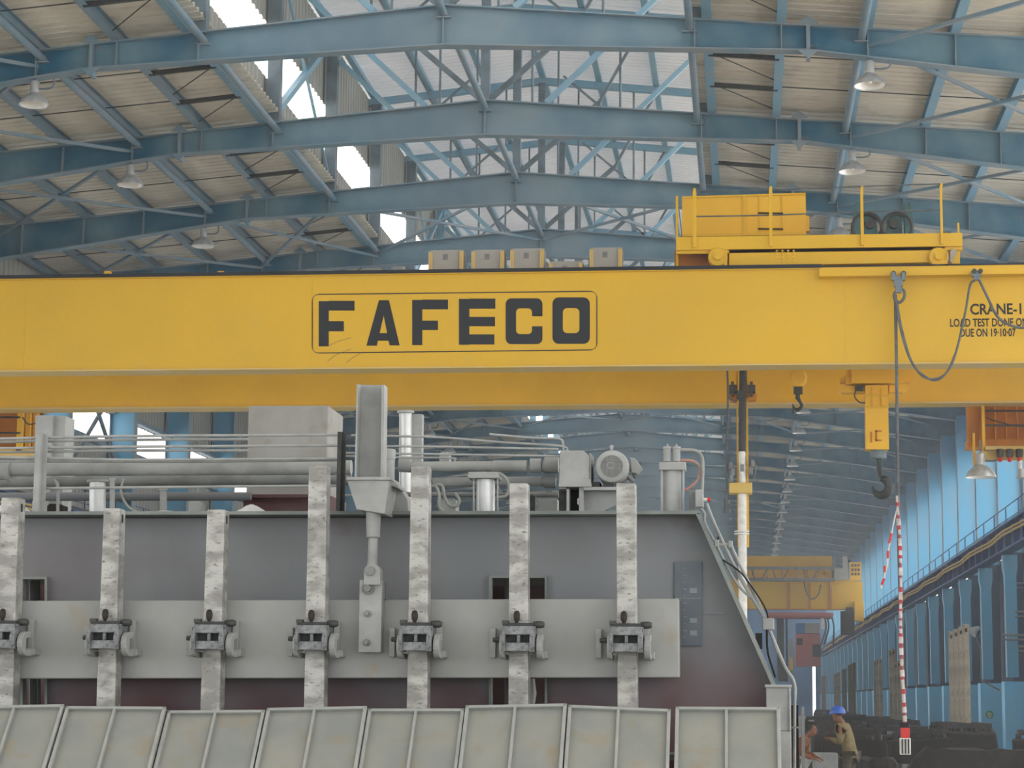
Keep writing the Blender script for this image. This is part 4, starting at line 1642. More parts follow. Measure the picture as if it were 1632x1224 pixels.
# hood panels
HD = [((-55, 1130), (104, 1127), 25, 'leftmost tilted hood panel, cut by the left edge of the picture'),
      ((107, 1130), (266, 1131), 185, 'second grey hood panel from the left, steeply slanting'),
      ((269, 1137), (424, 1136), 345, 'third hood panel from the left, its top edge set lowest'),
      ((427, 1133), (586, 1130), 503, 'fourth hood panel from the left, below the tall rod by the channel'),
      ((588, 1134), (741, 1134), 664, 'hood panel with faint rust stains left of the middle one, fifth from left'),
      ((743, 1129), (904, 1126), 822, 'sixth hood panel from the left, tipped slightly up at its right'),
      ((906, 1128), (1069, 1135), 986, 'hood panel with a white spot, second from the right, dipping right'),
      ((1077, 1131), (1243, 1132), 1158, 'rightmost hood panel, beside the cell end post and a dark gap')]
HYP = 14.75
sl = Vector((0, -.95, -1.14))
for k, (tl, tr_, rx, lb) in enumerate(HD):
    TL, TR = at(*tl, HYP), at(*tr_, HYP - .01 * (k % 2))
    u = (TR - TL)
    n = sl.cross(u).normalized()
    if n.y > 0: n = -n
    BLc, BRc = TL + sl, TR + sl
    r = thing('hood_panel', lb, 'hood panel', (TL + TR) / 2 + sl, 'tilted hood panels along the cell')
    m = MB()
    th = n * .006
    m.add([TL - th, TR - th, BRc - th, BLc - th, TL + th, TR + th, BRc + th, BLc + th],
          [(0, 1, 2, 3), (7, 6, 5, 4), (0, 4, 5, 1), (1, 5, 6, 2), (2, 6, 7, 3), (3, 7, 4, 0)])
    m.build('pan', 'hood', r)
    m = MB()
    un = u.normalized()
    hf = n * .018
    for a, b in ((TL + un * .012, BLc + un * .012), (TR - un * .012, BRc - un * .012)):
        m.bar(a + hf, b + hf, .024, .036, upv=n)
    sn = sl.normalized() * .012
    m.bar(TL + sn + hf, TR + sn + hf, .024, .036, upv=n)
    m.bar(TL + sl * .28 + hf * .0 + n * .0, TL + sl * .28, .001) if False else None
    m.bar(BLc - sn + hf, BRc - sn + hf, .024, .036, upv=n)
    f = .29
    if k not in (5, 6, 7): pass
    m.build('rim', 'hoodrim', r, bevel=.003)
    m = MB()
    t = (rx - tl[0]) / (tr_[0] - tl[0])
    p = TL + u * t
    m.bar(p + hf * .9, p + sl + hf * .9, .02, .034, upv=n)
    m.build('centre_rib', 'hoodrim', r, bevel=.003)
m = MB()
m.box(at(-120, 1100, 15).x, at(1215, 1100, 15).x, 14.75, PY, 1.38, 1.42)
tag(m.build('hood_sill', 'dustd'), 'horizontal sill ledge behind the top edges of the hood panels', 'sill')

DECK = b.z if False else at(1116, 823, PY).z + .025


def dpy(Y, x=500):
    """image row of the deck level at depth Y"""
    lo, hi = 700.0, 1000.0
    for _ in range(40):
        mid = (lo + hi) / 2
        if at(x, mid, Y).z > DECK - .004: lo = mid
        else: hi = mid
    return lo


# ---------------- machinery on the deck of the superstructure
def single(name, m, mt, label, cat, group=None, **k):
    return tag(m.build(name, mt, **k), label, cat, group)


P1 = 16.1
mp1 = thing('main_pipe', 'thick grey horizontal pipe with end collar on the left of the superstructure', 'pipe', at(290, 759, P1))
m = MB()
m.tube([at(16, 747, P1), at(560, 745, P1)], .058, 20)
m.build('pipe', 'dust', mp1, smooth=True)
m = MB()
m.tube([at(-60, 750, P1), at(16, 750, P1)], .075, 20)
m.tube([at(12, 750, P1), at(18, 750, P1)], .085, 20)
m.build('collar', 'dust', mp1, smooth=True)
m = MB()
m.tube([at(-80, 770, P1 + .5), at(560, 764, P1 + .5)], .045, 16)
single('rear_pipe', m, 'dustd', 'darker second pipe running behind and just below the thick grey pipe', 'pipe', smooth=True)
m = MB()
m.tube([at(-80, 792, P1 + .7), at(400, 791, P1 + .7)], .035, 12)
single('low_pipe', m, 'plate', 'dark low pipe close above the deck at left', 'pipe', smooth=True)
tb = thing('actuator_tube', 'grey actuator tube with flanges left of the gearbox', 'pipe', at(745, 753, P1))
m = MB()
m.tube([at(655, 744, P1), at(785, 743, P1), at(786, 743, P1), at(840, 743, P1)], [.04, .04, .045, .045], 18)
m.build('tube', 'dust', tb, smooth=True)
m = MB()
m.tube([at(845, 742, P1), at(863, 742, P1)], .056, 18)
m.tube([at(868, 741, P1), at(890, 741, P1)], .062, 18)
m.tube([at(865, 742, P1), at(868, 742, P1)], .045, 18)
m.tube([at(636, 741, P1), at(655, 742, P1)], .055, 18)
m.build('flange', 'dust', tb, smooth=True)
tb = thing('lower_actuator_tube', 'lower grey tube below the flanged actuator tube, joined by a collar', 'pipe', at(780, 776, P1))
m = MB()
m.tube([at(690, 769, P1 + .1), at(862, 767, P1 + .1)], .038, 16)
m.build('tube', 'dust', tb, smooth=True)
m = MB()
m.tube([at(868, 768, P1), at(886, 768, P1)], .048, 16)
m.tube([at(862, 768, P1), at(868, 768, P1)], .036, 16)
m.build('collar', 'dustd', tb, smooth=True)
m = MB()
m.tube([at(620, 788, P1 + .3), at(890, 789, P1 + .3)], .02, 10)
single('thin_pipe', m, 'dustd', 'thin dark pipe low behind the bright capped cylinder', 'pipe', smooth=True)
# bundles of small pipes
PL = [([(-40, 700), (200, 695), (545, 693)], 'topmost'), ([(-40, 705), (200, 701), (395, 700)], 'second'), ([(-40, 715), (200, 712), (545, 710)], 'third'),
      ([(-40, 721), (200, 718), (395, 718)], 'fourth'), ([(-40, 728), (200, 733), (545, 731)], 'fifth'), ([(-40, 735), (300, 736), (545, 733)], 'sixth'),
      ([(0, 779), (200, 777), (545, 774)], 'lowest')]
for k, (pts, nm) in enumerate(PL):
    m = MB()
    m.tube([at(x, y, 15.75 + .06 * (k % 2)) for x, y in pts], .011, 8)
    single('service_pipe', m, 'dust', 'thin grey service pipe on the left, %s of the bundle' % nm, 'pipe', 'thin service pipes at left')
for pts, lb in (([(560, 694), (620, 695), (700, 697), (800, 705), (895, 711), (903, 722)], 'thin pipe that slopes down to the gearbox, topmost at centre'),
                ([(548, 711), (700, 712), (890, 716)], 'straight thin pipe at centre, second from the top'),
                ([(548, 722), (700, 724), (892, 727)], 'straight thin pipe at centre, third from the top'),
                ([(548, 727), (640, 729), (720, 730), (724, 735)], 'short thin pipe ending in a bend above the actuator tube'),
                ([(548, 790), (620, 788)], 'short thin pipe low beside the jack bracket'),
                ([(780, 692), (850, 698), (890, 699), (897, 706), (898, 720)], 'short thin pipe high at left of the gearbox')):
    m = MB()
    m.tube([at(x, y, 15.8) for x, y in pts], .009, 8, smooth=3)
    single('service_pipe', m, 'dust', lb, 'pipe', 'thin service pipes at centre', smooth=True)


def post(px0, py0, px1, py1, Y, d, mt, name, label, cat, holes=True):
    py1 = dpy(Y, px0)
    m = MB()
    m.pbox(px0, py0, px0 + (px1 - px0) * .22, py1, Y - .05, .05)
    m.pbox(px0, py0, px1, py1, Y, .006)
    r = thing(name, label, cat, at((px0 + px1) / 2, py1, Y))
    b_ = m.build('angle', mt, r)
    if holes:
        m = MB()
        y = py0 + 6
        while y < py1 - 4:
            m.pbox(px0 + 3.6, y, px0 + 5.6, y + 2.5, Y - .004, .004)
            y += 9
        m.build('hole_row', 'darkst', r)
    return r


post(57, 690, 71, 822, 15.7, .05, 'dust', 'perforated_post', 'pale perforated angle post carrying the thin pipes at left', 'post')
post(538, 688, 549, 822, 15.7, .05, 'darkst', 'perforated_post', 'dark perforated angle post behind the tall rod and U channel', 'post')
bx = thing('duct_box', 'large grey sheet metal box with rust-brown base behind the pipes', 'box', at(458, 822, 17))
m = MB()
m.pbox(396, 647, 520, 790, 17, .66)
m.build('casing', 'duct', bx, bevel=.01)
m = MB()
m.pbox(388, 793, 525, dpy(16.95, 450), 16.95, .7)
m.pbox(392, 788, 523, 793, 16.9, .8)
m.build('base', 'maroon', bx)
m = MB()
m.pbox(57, 662, 76, dpy(17.2, 60), 17.2, .2)
m.pbox(76, 663, 97, dpy(17.25, 60), 17.25, .25)
single('grey_column', m, 'dust', 'grey upright box column behind the thin pipes at far left', 'column')
m = MB()

for c0, c1, yt, yb, Y, rr, mt, lb in ((143, 168, 767, 823, 16.3, .06, 'bright', 'vertical cylinder with bright edge behind the second rod'),
                                      (175, 183, 764, 815, 16.0, .02, 'dust', 'slim vertical tube with collar behind the second rod'),
                                      (255, 266, 780, 823, 16.6, .05, 'dust', 'grey vertical cylinder between the second and third rods'),
                                      (636, 657, 657, 822, 17.3, .05, 'bright', 'tall pale vertical cylinder behind the tall rod right of the channel')):
    r = thing('vertical_cylinder', lb, 'cylinder', at((c0 + c1) / 2, yb, Y), 'vertical cylinders on the deck')
    x = (c0 + c1) / 2
    yb = dpy(Y, x)
    R_ = (at(c1, 800, Y).x - at(c0, 800, Y).x) / 2
    m = MB()
    m.tube([at(x, yt, Y), at(x, yb, Y)], R_, 18)
    m.build('barrel', mt, r, smooth=True)
    m = MB()
    m.tube([at(x, yt - 2, Y), at(x, yt + 2, Y)], R_ * 1.3, 18)
    m.build('cap', 'dust', r, smooth=True)
m = MB()
m.pbox(657, 660, 670, dpy(17.3, 660), 17.3, .1)
single('box_tube', m, 'dust', 'square grey tube standing right beside the tall pale cylinder', 'post')
cy = thing('capped_cylinder', 'bright polished air cylinder with square cap between fifth and sixth rods', 'cylinder', at(774, 822, 15.9))
m = MB()
m.tube([at(774, 762, 15.9), at(774, dpy(15.9, 774), 15.9)], .072, 24)
m.build('barrel', 'bright', cy, smooth=True)
m = MB()
m.pbox(746, 752, 794, 762, 15.78, .24)
m.pbox(744, 755, 748, 760, 15.8, .1)
m.build('cap', 'dust', cy, bevel=.005)
m = MB()
for x in (755, 793):
    m.tube([at(x, 762, 15.82), at(x, 822, 15.82)], .007, 8)
m.build_each('tie_rod', 'dust', cy)
for pts, Y, mt, lb in (([(197, 762), (193, 785), (205, 808), (225, 817), (245, 815)], 15.9, 'hose', 'thin grey hose curving down behind the second rod'),
                       ([(795, 754), (806, 762), (811, 776), (806, 790), (790, 793)], 15.85, 'hose', 'grey hose looping at the right of the capped cylinder'),
                       ([(695, 772), (705, 775), (708, 790), (716, 805), (728, 806), (732, 797), (724, 785)], 15.8, 'hose', 'grey hose loop right of the fifth rod'),
                       ([(687, 775), (695, 776), (700, 790), (700, 808), (712, 818), (722, 822)], 15.75, 'hose', 'grey hose bending down to the deck right of the fifth rod'),
                       ([(86, 765), (92, 776), (92, 820)], 15.8, 'hose', 'short thin hose hanging beside the perforated post at left')):
    m = MB()
    px_tube(m, pts, Y, .013 if Y < 15.88 else .009, 8)
    single('hose', m, mt, lb, 'hose', smooth=True)
for c0, c1, h, Y, lb in ((362, 430, 17, 15.75, 'pointed heap of white alumina powder on the deck right of the third rod'),
                         (212, 305, 7, 15.8, 'low heap of alumina powder on the deck between second and third rods'),
                         (-30, 52, 25, 15.9, 'grey dust heap behind the rod at the left edge')):
    a, b = at(c0, 823, Y), at(c1, 823, Y)
    R_ = (b.x - a.x) / 2
    hz = h * Y / FPX
    m = MB()
    random.seed(c0)
    prof = [(R_, 0), (R_ * .75, hz * .22), (R_ * .5, hz * .5), (R_ * .25, hz * .82), (R_ * .1, hz * .96), (.005, hz)]
    m.lathe(prof, ((a.x + b.x) / 2, Y + .1, a.z + .02), (0, 0, 1), 24)
    for v in m.v: v.x += random.uniform(-.008, .008); v.z += random.uniform(-.003, .003)
    o = single('alumina_heap', m, 'alumina', lb, 'powder heap', smooth=True)
    o['kind'] = 'stuff'
for px0, py0, px1, py1, Y, d, mt, lb in ((75, 805, 98, 820, 16.3, .15, 'soot', 'small dark angular bracket on the deck at left'),
                                         (300, 800, 318, 823, 16.4, .15, 'dust', 'small grey slotted bracket left of the third rod'),
                                         (700, 796, 726, 822, 16.4, .2, 'dust', 'pale small box behind the hose loops'),
                                         (600, 778, 640, 823, 17.0, .3, 'dustd', 'grey block behind the jack bracket'),
                                         (845, 790, 853, 822, 16.2, .1, 'darkst', 'dark narrow upright right of the sixth rod'),
                                         (856, 795, 888, 822, 16.9, .2, 'dustd', 'small grey panel on the deck left of the gearbox legs'),
                                         (700, 722, 716, 737, 16.3, .1, 'dust', 'small pale block on top of the actuator tube')):
    if py1 > 810: py1 = dpy(Y, px0)
    m = MB()
    m.pbox(px0, py0, px1, py1, Y, d)
    m.pbox(px0 + 2, py0 - 2, px1 - 3, py0, Y + .02, d * .6)
    single('deck_block', m, mt, lb, 'block', 'small blocks on the deck', bevel=.006)
# gearbox and motor
GY = 15.75
gb = thing('gearbox', 'pale grey square gearbox housing on steel legs left of the motor', 'gearbox', at(915, 822, GY))
m = MB()
m.pprism([(892, 720), (894, 718), (930, 718), (939, 727), (939, 765), (891, 765)], GY, .3)
m.build('housing', 'dust', gb, bevel=.008)
m = MB()
m.pprism([(891, 764), (941, 764), (943, 776), (890, 776)], GY - .03, .35)
m.pbox(939, 722, 942, 766, GY + .02, .28)
m.build('base_flange', 'dust', gb, bevel=.004)
m = MB()
m.pbox(903, 776, 907, 820, GY, .25)
m.pbox(891, 776, 907, 779, GY, .25)
m.pbox(889, 817, 907, 820, GY, .25)
m.build('leg', 'dust', gb)
m = MB()
m.pbox(923, 776, 930, 820, GY, .25)
m.pprism([(930, 782), (982, 779), (982, 805), (950, 821), (930, 818)], GY + .1, .02)
m.pprism([(930, 776), (1000, 776), (1000, 781), (930, 781)], GY - .02, .4)
m.pprism([(920, 795), (923, 793), (923, 805), (920, 803)], GY - .01, .05)
m.build('motor_bracket', 'dust', gb)
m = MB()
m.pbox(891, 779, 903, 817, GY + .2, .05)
m.pbox(907, 776, 923, 820, GY + .24, .04)  # dark sheets stand in for the shade in the gaps between the legs
m.build('dark_gap_fill', 'darkst', gb)
mo = thing('electric_motor', 'grey electric motor with round fan grille facing the camera', 'motor', at(975, 776, GY))
MC = at(975, 743, GY - .05)
MC.z += 0
m = MB()
m.lathe([(.095, .0), (.118, .012), (.127, .05), (.127, .12), (.118, .13)], MC, (0, 1, 0), 36)
m.build('fan_cowl', 'dust', mo, smooth=True)
m = MB()
m.lathe([(.114, .13), (.114, .42), (.08, .44)], MC, (0, 1, 0), 36)
for k in range(24):
    a = 2 * math.pi * k / 24
    d = Vector((math.cos(a), 0, math.sin(a)))
    m.bar(MC + d * .118 + Vector((0, .14, 0)), MC + d * .118 + Vector((0, .4, 0)), .006, .02, upv=d)
m.build('motor_body', 'dustd', mo)
m = MB()
m.lathe([(.001, 0), (.084, 0), (.084, .004)], MC + Vector((0, -.002, 0)), (0, 1, 0), 32)
gr = m.build('fan_grille', 'darkst', mo)
m = MB()
for k in range(-8, 9):
    h = math.sqrt(max(0, .083 ** 2 - (k * .0098) ** 2))
    p = MC + Vector((0, -.006, 0))
    m.box(p.x + k * .0098 - .0027, p.x + k * .0098 + .0027, p.y, p.y + .004, p.z - h, p.z + h)
    m.box(p.x - h, p.x + h, p.y, p.y + .004, p.z + k * .0098 - .0027, p.z + k * .0098 + .0027)
m.build('grille_bars', 'dust', gr)
m = MB()
p = MC + Vector((-.008, -.01, .004))
for a, b, c, d in ((-.025, .025, .018, .025), (-.025, .025, -.025, -.018), (-.025, -.018, -.025, .025), (.018, .025, -.025, .025)):
    m.box(p.x + a, p.x + b, p.y, p.y + .008, p.z + c, p.z + d)
m.build('square_badge', 'dust', mo)
m = MB()
m.pprism([(1004, 729), (1013, 731), (1023, 746), (1015, 755), (1006, 753)], GY + .1, .14)
m.build('terminal_box', 'dust', mo, bevel=.006)
m = MB()
m.pbox(961, 768, 979, 777, GY, .3)
m.pbox(942, 768, 956, 777, GY + .05, .3)
m.build_each('foot', 'darkst', mo)
m = MB()
m.tube([at(999, 757, GY + .1), at(1006, 764, GY + .1), at(1010, 768, GY + .1)], .016, 8)
m.tube([at(1008, 752, GY + .15), at(1013, 762, GY + .15)], .012, 8)
m.tube([at(998, 760, GY + .1), at(992, 770, GY + .1)], .014, 8)
m.build_each('cable_gland', 'dustd', mo, smooth=True)
m = MB()
m.lathe([(.016, -.004), (.016, .004)], at(975, 712, GY + .1), (0, 1, 0), 14)
m.pbox(973, 712, 977, 717, GY + .09, .02)
m.build('lifting_eye', 'dust', mo)
# pneumatic cylinder at the right end
pc = thing('pneumatic_cylinder', 'large grey air cylinder with tie rods and two small cylinders on top', 'cylinder', at(1072, 822, GY))
m = MB()
m.tube([at(1071, 749, GY), at(1071, 818, GY)], .068, 28)
m.build('barrel', 'dust', pc, smooth=True)
m = MB()
m.pbox(1050, 736, 1093, 749, GY - .09, .18)
m.pbox(1053, 816, 1098, 821, GY - .1, .2)
m.build_each('end_block', 'dust', pc, bevel=.008)
m = MB()
for x in (1054.5, 1089):
    for dy in (-.07, .07):
        m.tube([at(x, 745, GY + dy), at(x, 818, GY + dy)], .009, 8)
m.build_each('tie_rod', 'dust', pc, smooth=True)
for x in (1063.5, 1078):
    m = MB()
    m.tube([at(x, 736, GY), at(x, 716, GY), at(x, 715.5, GY), at(x, 712, GY)], [.03, .03, .035, .033], 16)
    m.tube([at(x, 712, GY), at(x, 708, GY)], .008, 8)
    m.build('small_cylinder', 'dust', pc, smooth=True)
m = MB()
m.pbox(1041, 815, 1052, 820, GY, .05)
m.build('foot_bracket', 'soot', pc)
m = MB()
px_tube(m, [(1083, 717), (1098, 717), (1110, 719), (1118, 727), (1120, 742), (1119, 782)], GY, .013, 10)
single('air_hose', m, 'hose', 'grey air hose arching from the pneumatic cylinder down to the switch box', 'hose', smooth=True)
m = MB()
px_tube(m, [(1085, 734), (1100, 734), (1110, 738), (1116, 748), (1113, 762), (1103, 774), (1091, 782)], GY + .02, .012, 10)
single('air_hose', m, 'pinkhose', 'faded red air hose curving back to the foot of the pneumatic cylinder', 'hose', smooth=True)
jb = thing('switch_box', 'small grey switch box with red push button at the top corner of the deck', 'switch box', at(1114, 808, GY - .1))
m = MB()
m.pbox(1108, 780, 1121, 808, GY - .15, .1)
m.build('box', 'dust', jb, bevel=.008)
m = MB()
m.pbox(1098, 781, 1108, 821, GY - .05, .05)
m.build('mounting_post', 'dustd', jb)
m = MB()
m.tube([at(1121, 796, GY - .1), at(1128, 796, GY - .1)], .012, 10)
m.build('button_stem', 'white', jb)
m = MB()
m.tube([at(1127.5, 796, GY - .1), at(1132, 796, GY - .1)], .016, 14)
m.build('red_button', 'red', jb, smooth=True)

# ------------------------------------------------------------------ anodes, racks and people on the right
def anode(x, Y, zt, rmat, label, group, zb=.35, w_=.15, L=1.45, hb=.55):
    r = thing('spent_anode', label, 'anode', (x, Y, 0), group)
    m = MB()
    random.seed(int(x * 100 + Y * 10))
    m.box(x - L / 2, x + L / 2, Y - .33, Y + .33, zb, zb + hb)
    for v in m.v: v += Vector((random.uniform(-.05, .05), random.uniform(-.04, .04), random.uniform(-.05, .05)))
    m.build('carbon_block', 'carbon', r, bevel=.05)
    m = MB()
    for k in (-.5, -.17, .17, .5):
        m.lathe([(.08, 0), (.07, .16)], (x + k * L * .8, Y, zb + hb - .03), (0, 0, 1), 10)
    m.box(x - L * .42, x + L * .42, Y - .08, Y + .08, zb + hb + .1, zb + hb + .24)
    m.build('iron_yoke', 'soot', r)
    m = MB()
    m.box(x - L / 2 + .1, x - L / 2 + .3, Y - .3, Y + .3, 0, zb)
    m.box(x + L / 2 - .3, x + L / 2 - .1, Y - .3, Y + .3, 0, zb)
    m.build('support', 'soot', r)
    if zt:
        m = MB()
        m.box(x - w_ / 2, x + w_ / 2, Y - w_ / 2, Y + w_ / 2, zb + hb + .2, zt)
        rd = m.build('rod', rmat, r, bevel=.01)
        m = MB()
        m.box(x - .03, x + .03, Y - w_ / 2 - .003, Y - w_ / 2 + .005, zt - .2, zt - .1)
        m.build('eye_slot', 'rubber', rd)
    return r


AG = 'spent anodes standing in rows by the right wall'
k = 0
for (px, yt, Yc, n, dYs, mt, nm) in ((1539, 995, 57, 4, 1.0, 'brownrod', 'nearest bunch'), (1437, 1051, 80, 3, 1.1, 'brownrod', 'bunch behind the taped rope'),
                                     (1424, 1034, 86, 2, 1.2, 'brownrod', 'taller pair behind the rope'),
                                     (1403, 1049, 97, 3, 1.4, 'brownrod', 'pale middle bunch'), (1361, 1056, 108, 3, 1.6, 'darkrod', 'dark bunch'),
                                     (1347, 1065, 124, 2, 2, 'darkrod', 'narrow dark bunch'), (1337, 1071, 140, 3, 2.4, 'brownrod', 'distant pale bunch'),
                                     (1314, 1076, 160, 2, 3, 'brownrod', 'farthest bunch')):
    for j in range(n):
        p = at(px, yt, Yc)
        Y = Yc + j * dYs
        a = anode(p.x - .035 * j, Y, p.z - .03 * j, mt, 'weathered rod on carbon block, %s from front in the %s' % (ORD[j] if j else 'first', nm), AG, zb=.45 if Yc < 60 else .3)
random.seed(5)
spots = []
for i, (x, Y) in enumerate(((2.6, 52), (4.3, 54), (2.6, 58.5), (4.4, 60), (2.7, 64), (4.6, 66), (3.0, 72), (4.8, 75), (3.3, 82), (7.4, 54.5), (3.2, 92), (4.6, 90))):
    anode(x, Y, 0, None, 'dark carbon block without rod on the floor, %s from the front beside the workers' % (ORD[i] if i else 'first'),
          'carbon blocks on the floor', zb=.25 + .0 * i, L=1.5, hb=.62)
for i, (x0, x1, Y, h) in enumerate(((3.6, 8.2, 50.5, .72), (1.2, 3.4, 46, .6))):
    m = MB()
    random.seed(i)
    n = 16
    vs, fs = [], []
    for a in range(n + 1):
        for b in range(7):
            e = min(1, b / 2, (6 - b) / 2) * min(1, a / 1.5, (n - a) / 1.5)
            vs.append((x0 + (x1 - x0) * a / n, Y + (b - 3) * .35, h * max(0, e) * random.uniform(.88, 1.05)))
    for a in range(n):
        for b in range(6):
            q = a * 7 + b
            fs.append((q, q + 7, q + 8, q + 1))
    m.add(vs, fs)
    o = single('crust_heap', m, 'carbon', ('long black heap of crust rubble along the bottom right', 'dark low rubble heap at the feet of the workers')[i], 'rubble heap')
    o['kind'] = 'stuff'
m = MB()
a = at(1296, 1200, 44)
m.box(a.x, a.x + .5, 44, 44.6, 0, a.z)
single('tool_chest', m, 'dustd', 'pale low chest on the floor left of the worker in khaki', 'chest', bevel=.02)
m = MB()
a = at(1415, 1160, 62)
for q in range(4):
    m.box(a.x + q * .25, a.x + q * .25 + .2, 62, 62.4, 0, a.z)
m.box(a.x, a.x + 1, 61.9, 62.5, a.z, a.z + .06)
single('metal_rack', m, 'steelgrey', 'small grey rack among the carbon blocks left of the red pendant box', 'rack')
# safety sign, wall lamp, brackets on the right wall
a = at(1577, 1139, 80)
sg = thing('safety_sign', 'round green safety sign on a blue column casing', 'sign', a)
CYs = Y0 + 5 * BAY - .41
a = at(1577, 1139, CYs)
sg.location = a
m = MB()
m.lathe([(.14, 0), (.14, .01)], a, (0, -1, 0), 28)
m.build('disc', 'signgreen', sg)
m = MB()
for x0, x1, z in ((-.07, .06, .07), (-.09, .09, .03), (-.08, .07, -.01), (-.09, .08, -.05), (-.05, .05, -.09)):
    m.box(a.x + x0, a.x + x1, a.y - .016, a.y - .01, a.z + z - .012, a.z + z + .012)
m.build('white_marks', 'white', sg)
fl = thing('wall_floodlight', 'small white floodlight on a bracket beside the tall grey anode rods', 'floodlight', at(1549, 1008, 72))
m = MB()
p = at(1549, 1008, 72)
m.lathe([(.2, 0), (.12, .2), (.08, .3)], p, (.8, .2, .5), 14)
m.build('lamp_head', 'lampm', fl, smooth=True)
m = MB()
m.tube([p + Vector((.1, .1, 0)), p + Vector((.3, .2, -.6)), p + Vector((.3, .2, -1.6)), p + Vector((.9, .3, -1.9))], .03, 6)
m.build('bracket', 'dustd', fl)
for i, (x, y) in enumerate(((1614, 930), (1598, 1012), (1622, 1030), (1618, 975))):
    Y = 72 - i
    p = at(x, y, Y)
    m = MB()
    m.tube([p, (10.4, Y, p.z)], .04, 6)
    m.tube([p + Vector((0, 0, -.15)), (10.4, Y, p.z - .15)], .03, 6)
    single('wall_pipe', m, 'dustd', 'short pale pipes across the blue wall at the right edge, %s of four' % ('highest', 'second lowest', 'lowest', 'second highest')[i], 'pipe', 'pipes on the right wall')


# people
def skin(name, verts, edges, mt, parent, sub=2, root=0):
    """verts = (x, y, z, radius) in the figure's local space"""
    me = bpy.data.meshes.new(name)
    me.from_pydata([v[:3] for v in verts], edges, [])
    o = bpy.data.objects.new(name, me)
    COL.objects.link(o)
    md = o.modifiers.new('skin', 'SKIN')
    md.use_smooth_shade = True
    for i, v in enumerate(verts):
        r_ = v[3]
        me.skin_vertices[0].data[i].radius = (r_, v[4]) if len(v) > 4 else (r_, r_)
    me.skin_vertices[0].data[root].use_root = True
    s_ = o.modifiers.new('sub', 'SUBSURF')
    s_.levels = s_.render_levels = sub
    bpy.context.view_layer.update()
    dg = bpy.context.evaluated_depsgraph_get()
    me2 = bpy.data.meshes.new_from_object(o.evaluated_get(dg))
    bpy.data.objects.remove(o)
    me2.materials.clear()
    me2.materials.append(MT[mt])
    for p in me2.polygons: p.use_smooth = True
    ob = bpy.data.objects.new(name, me2)
    COL.objects.link(ob)
    ob.parent = parent
    return ob


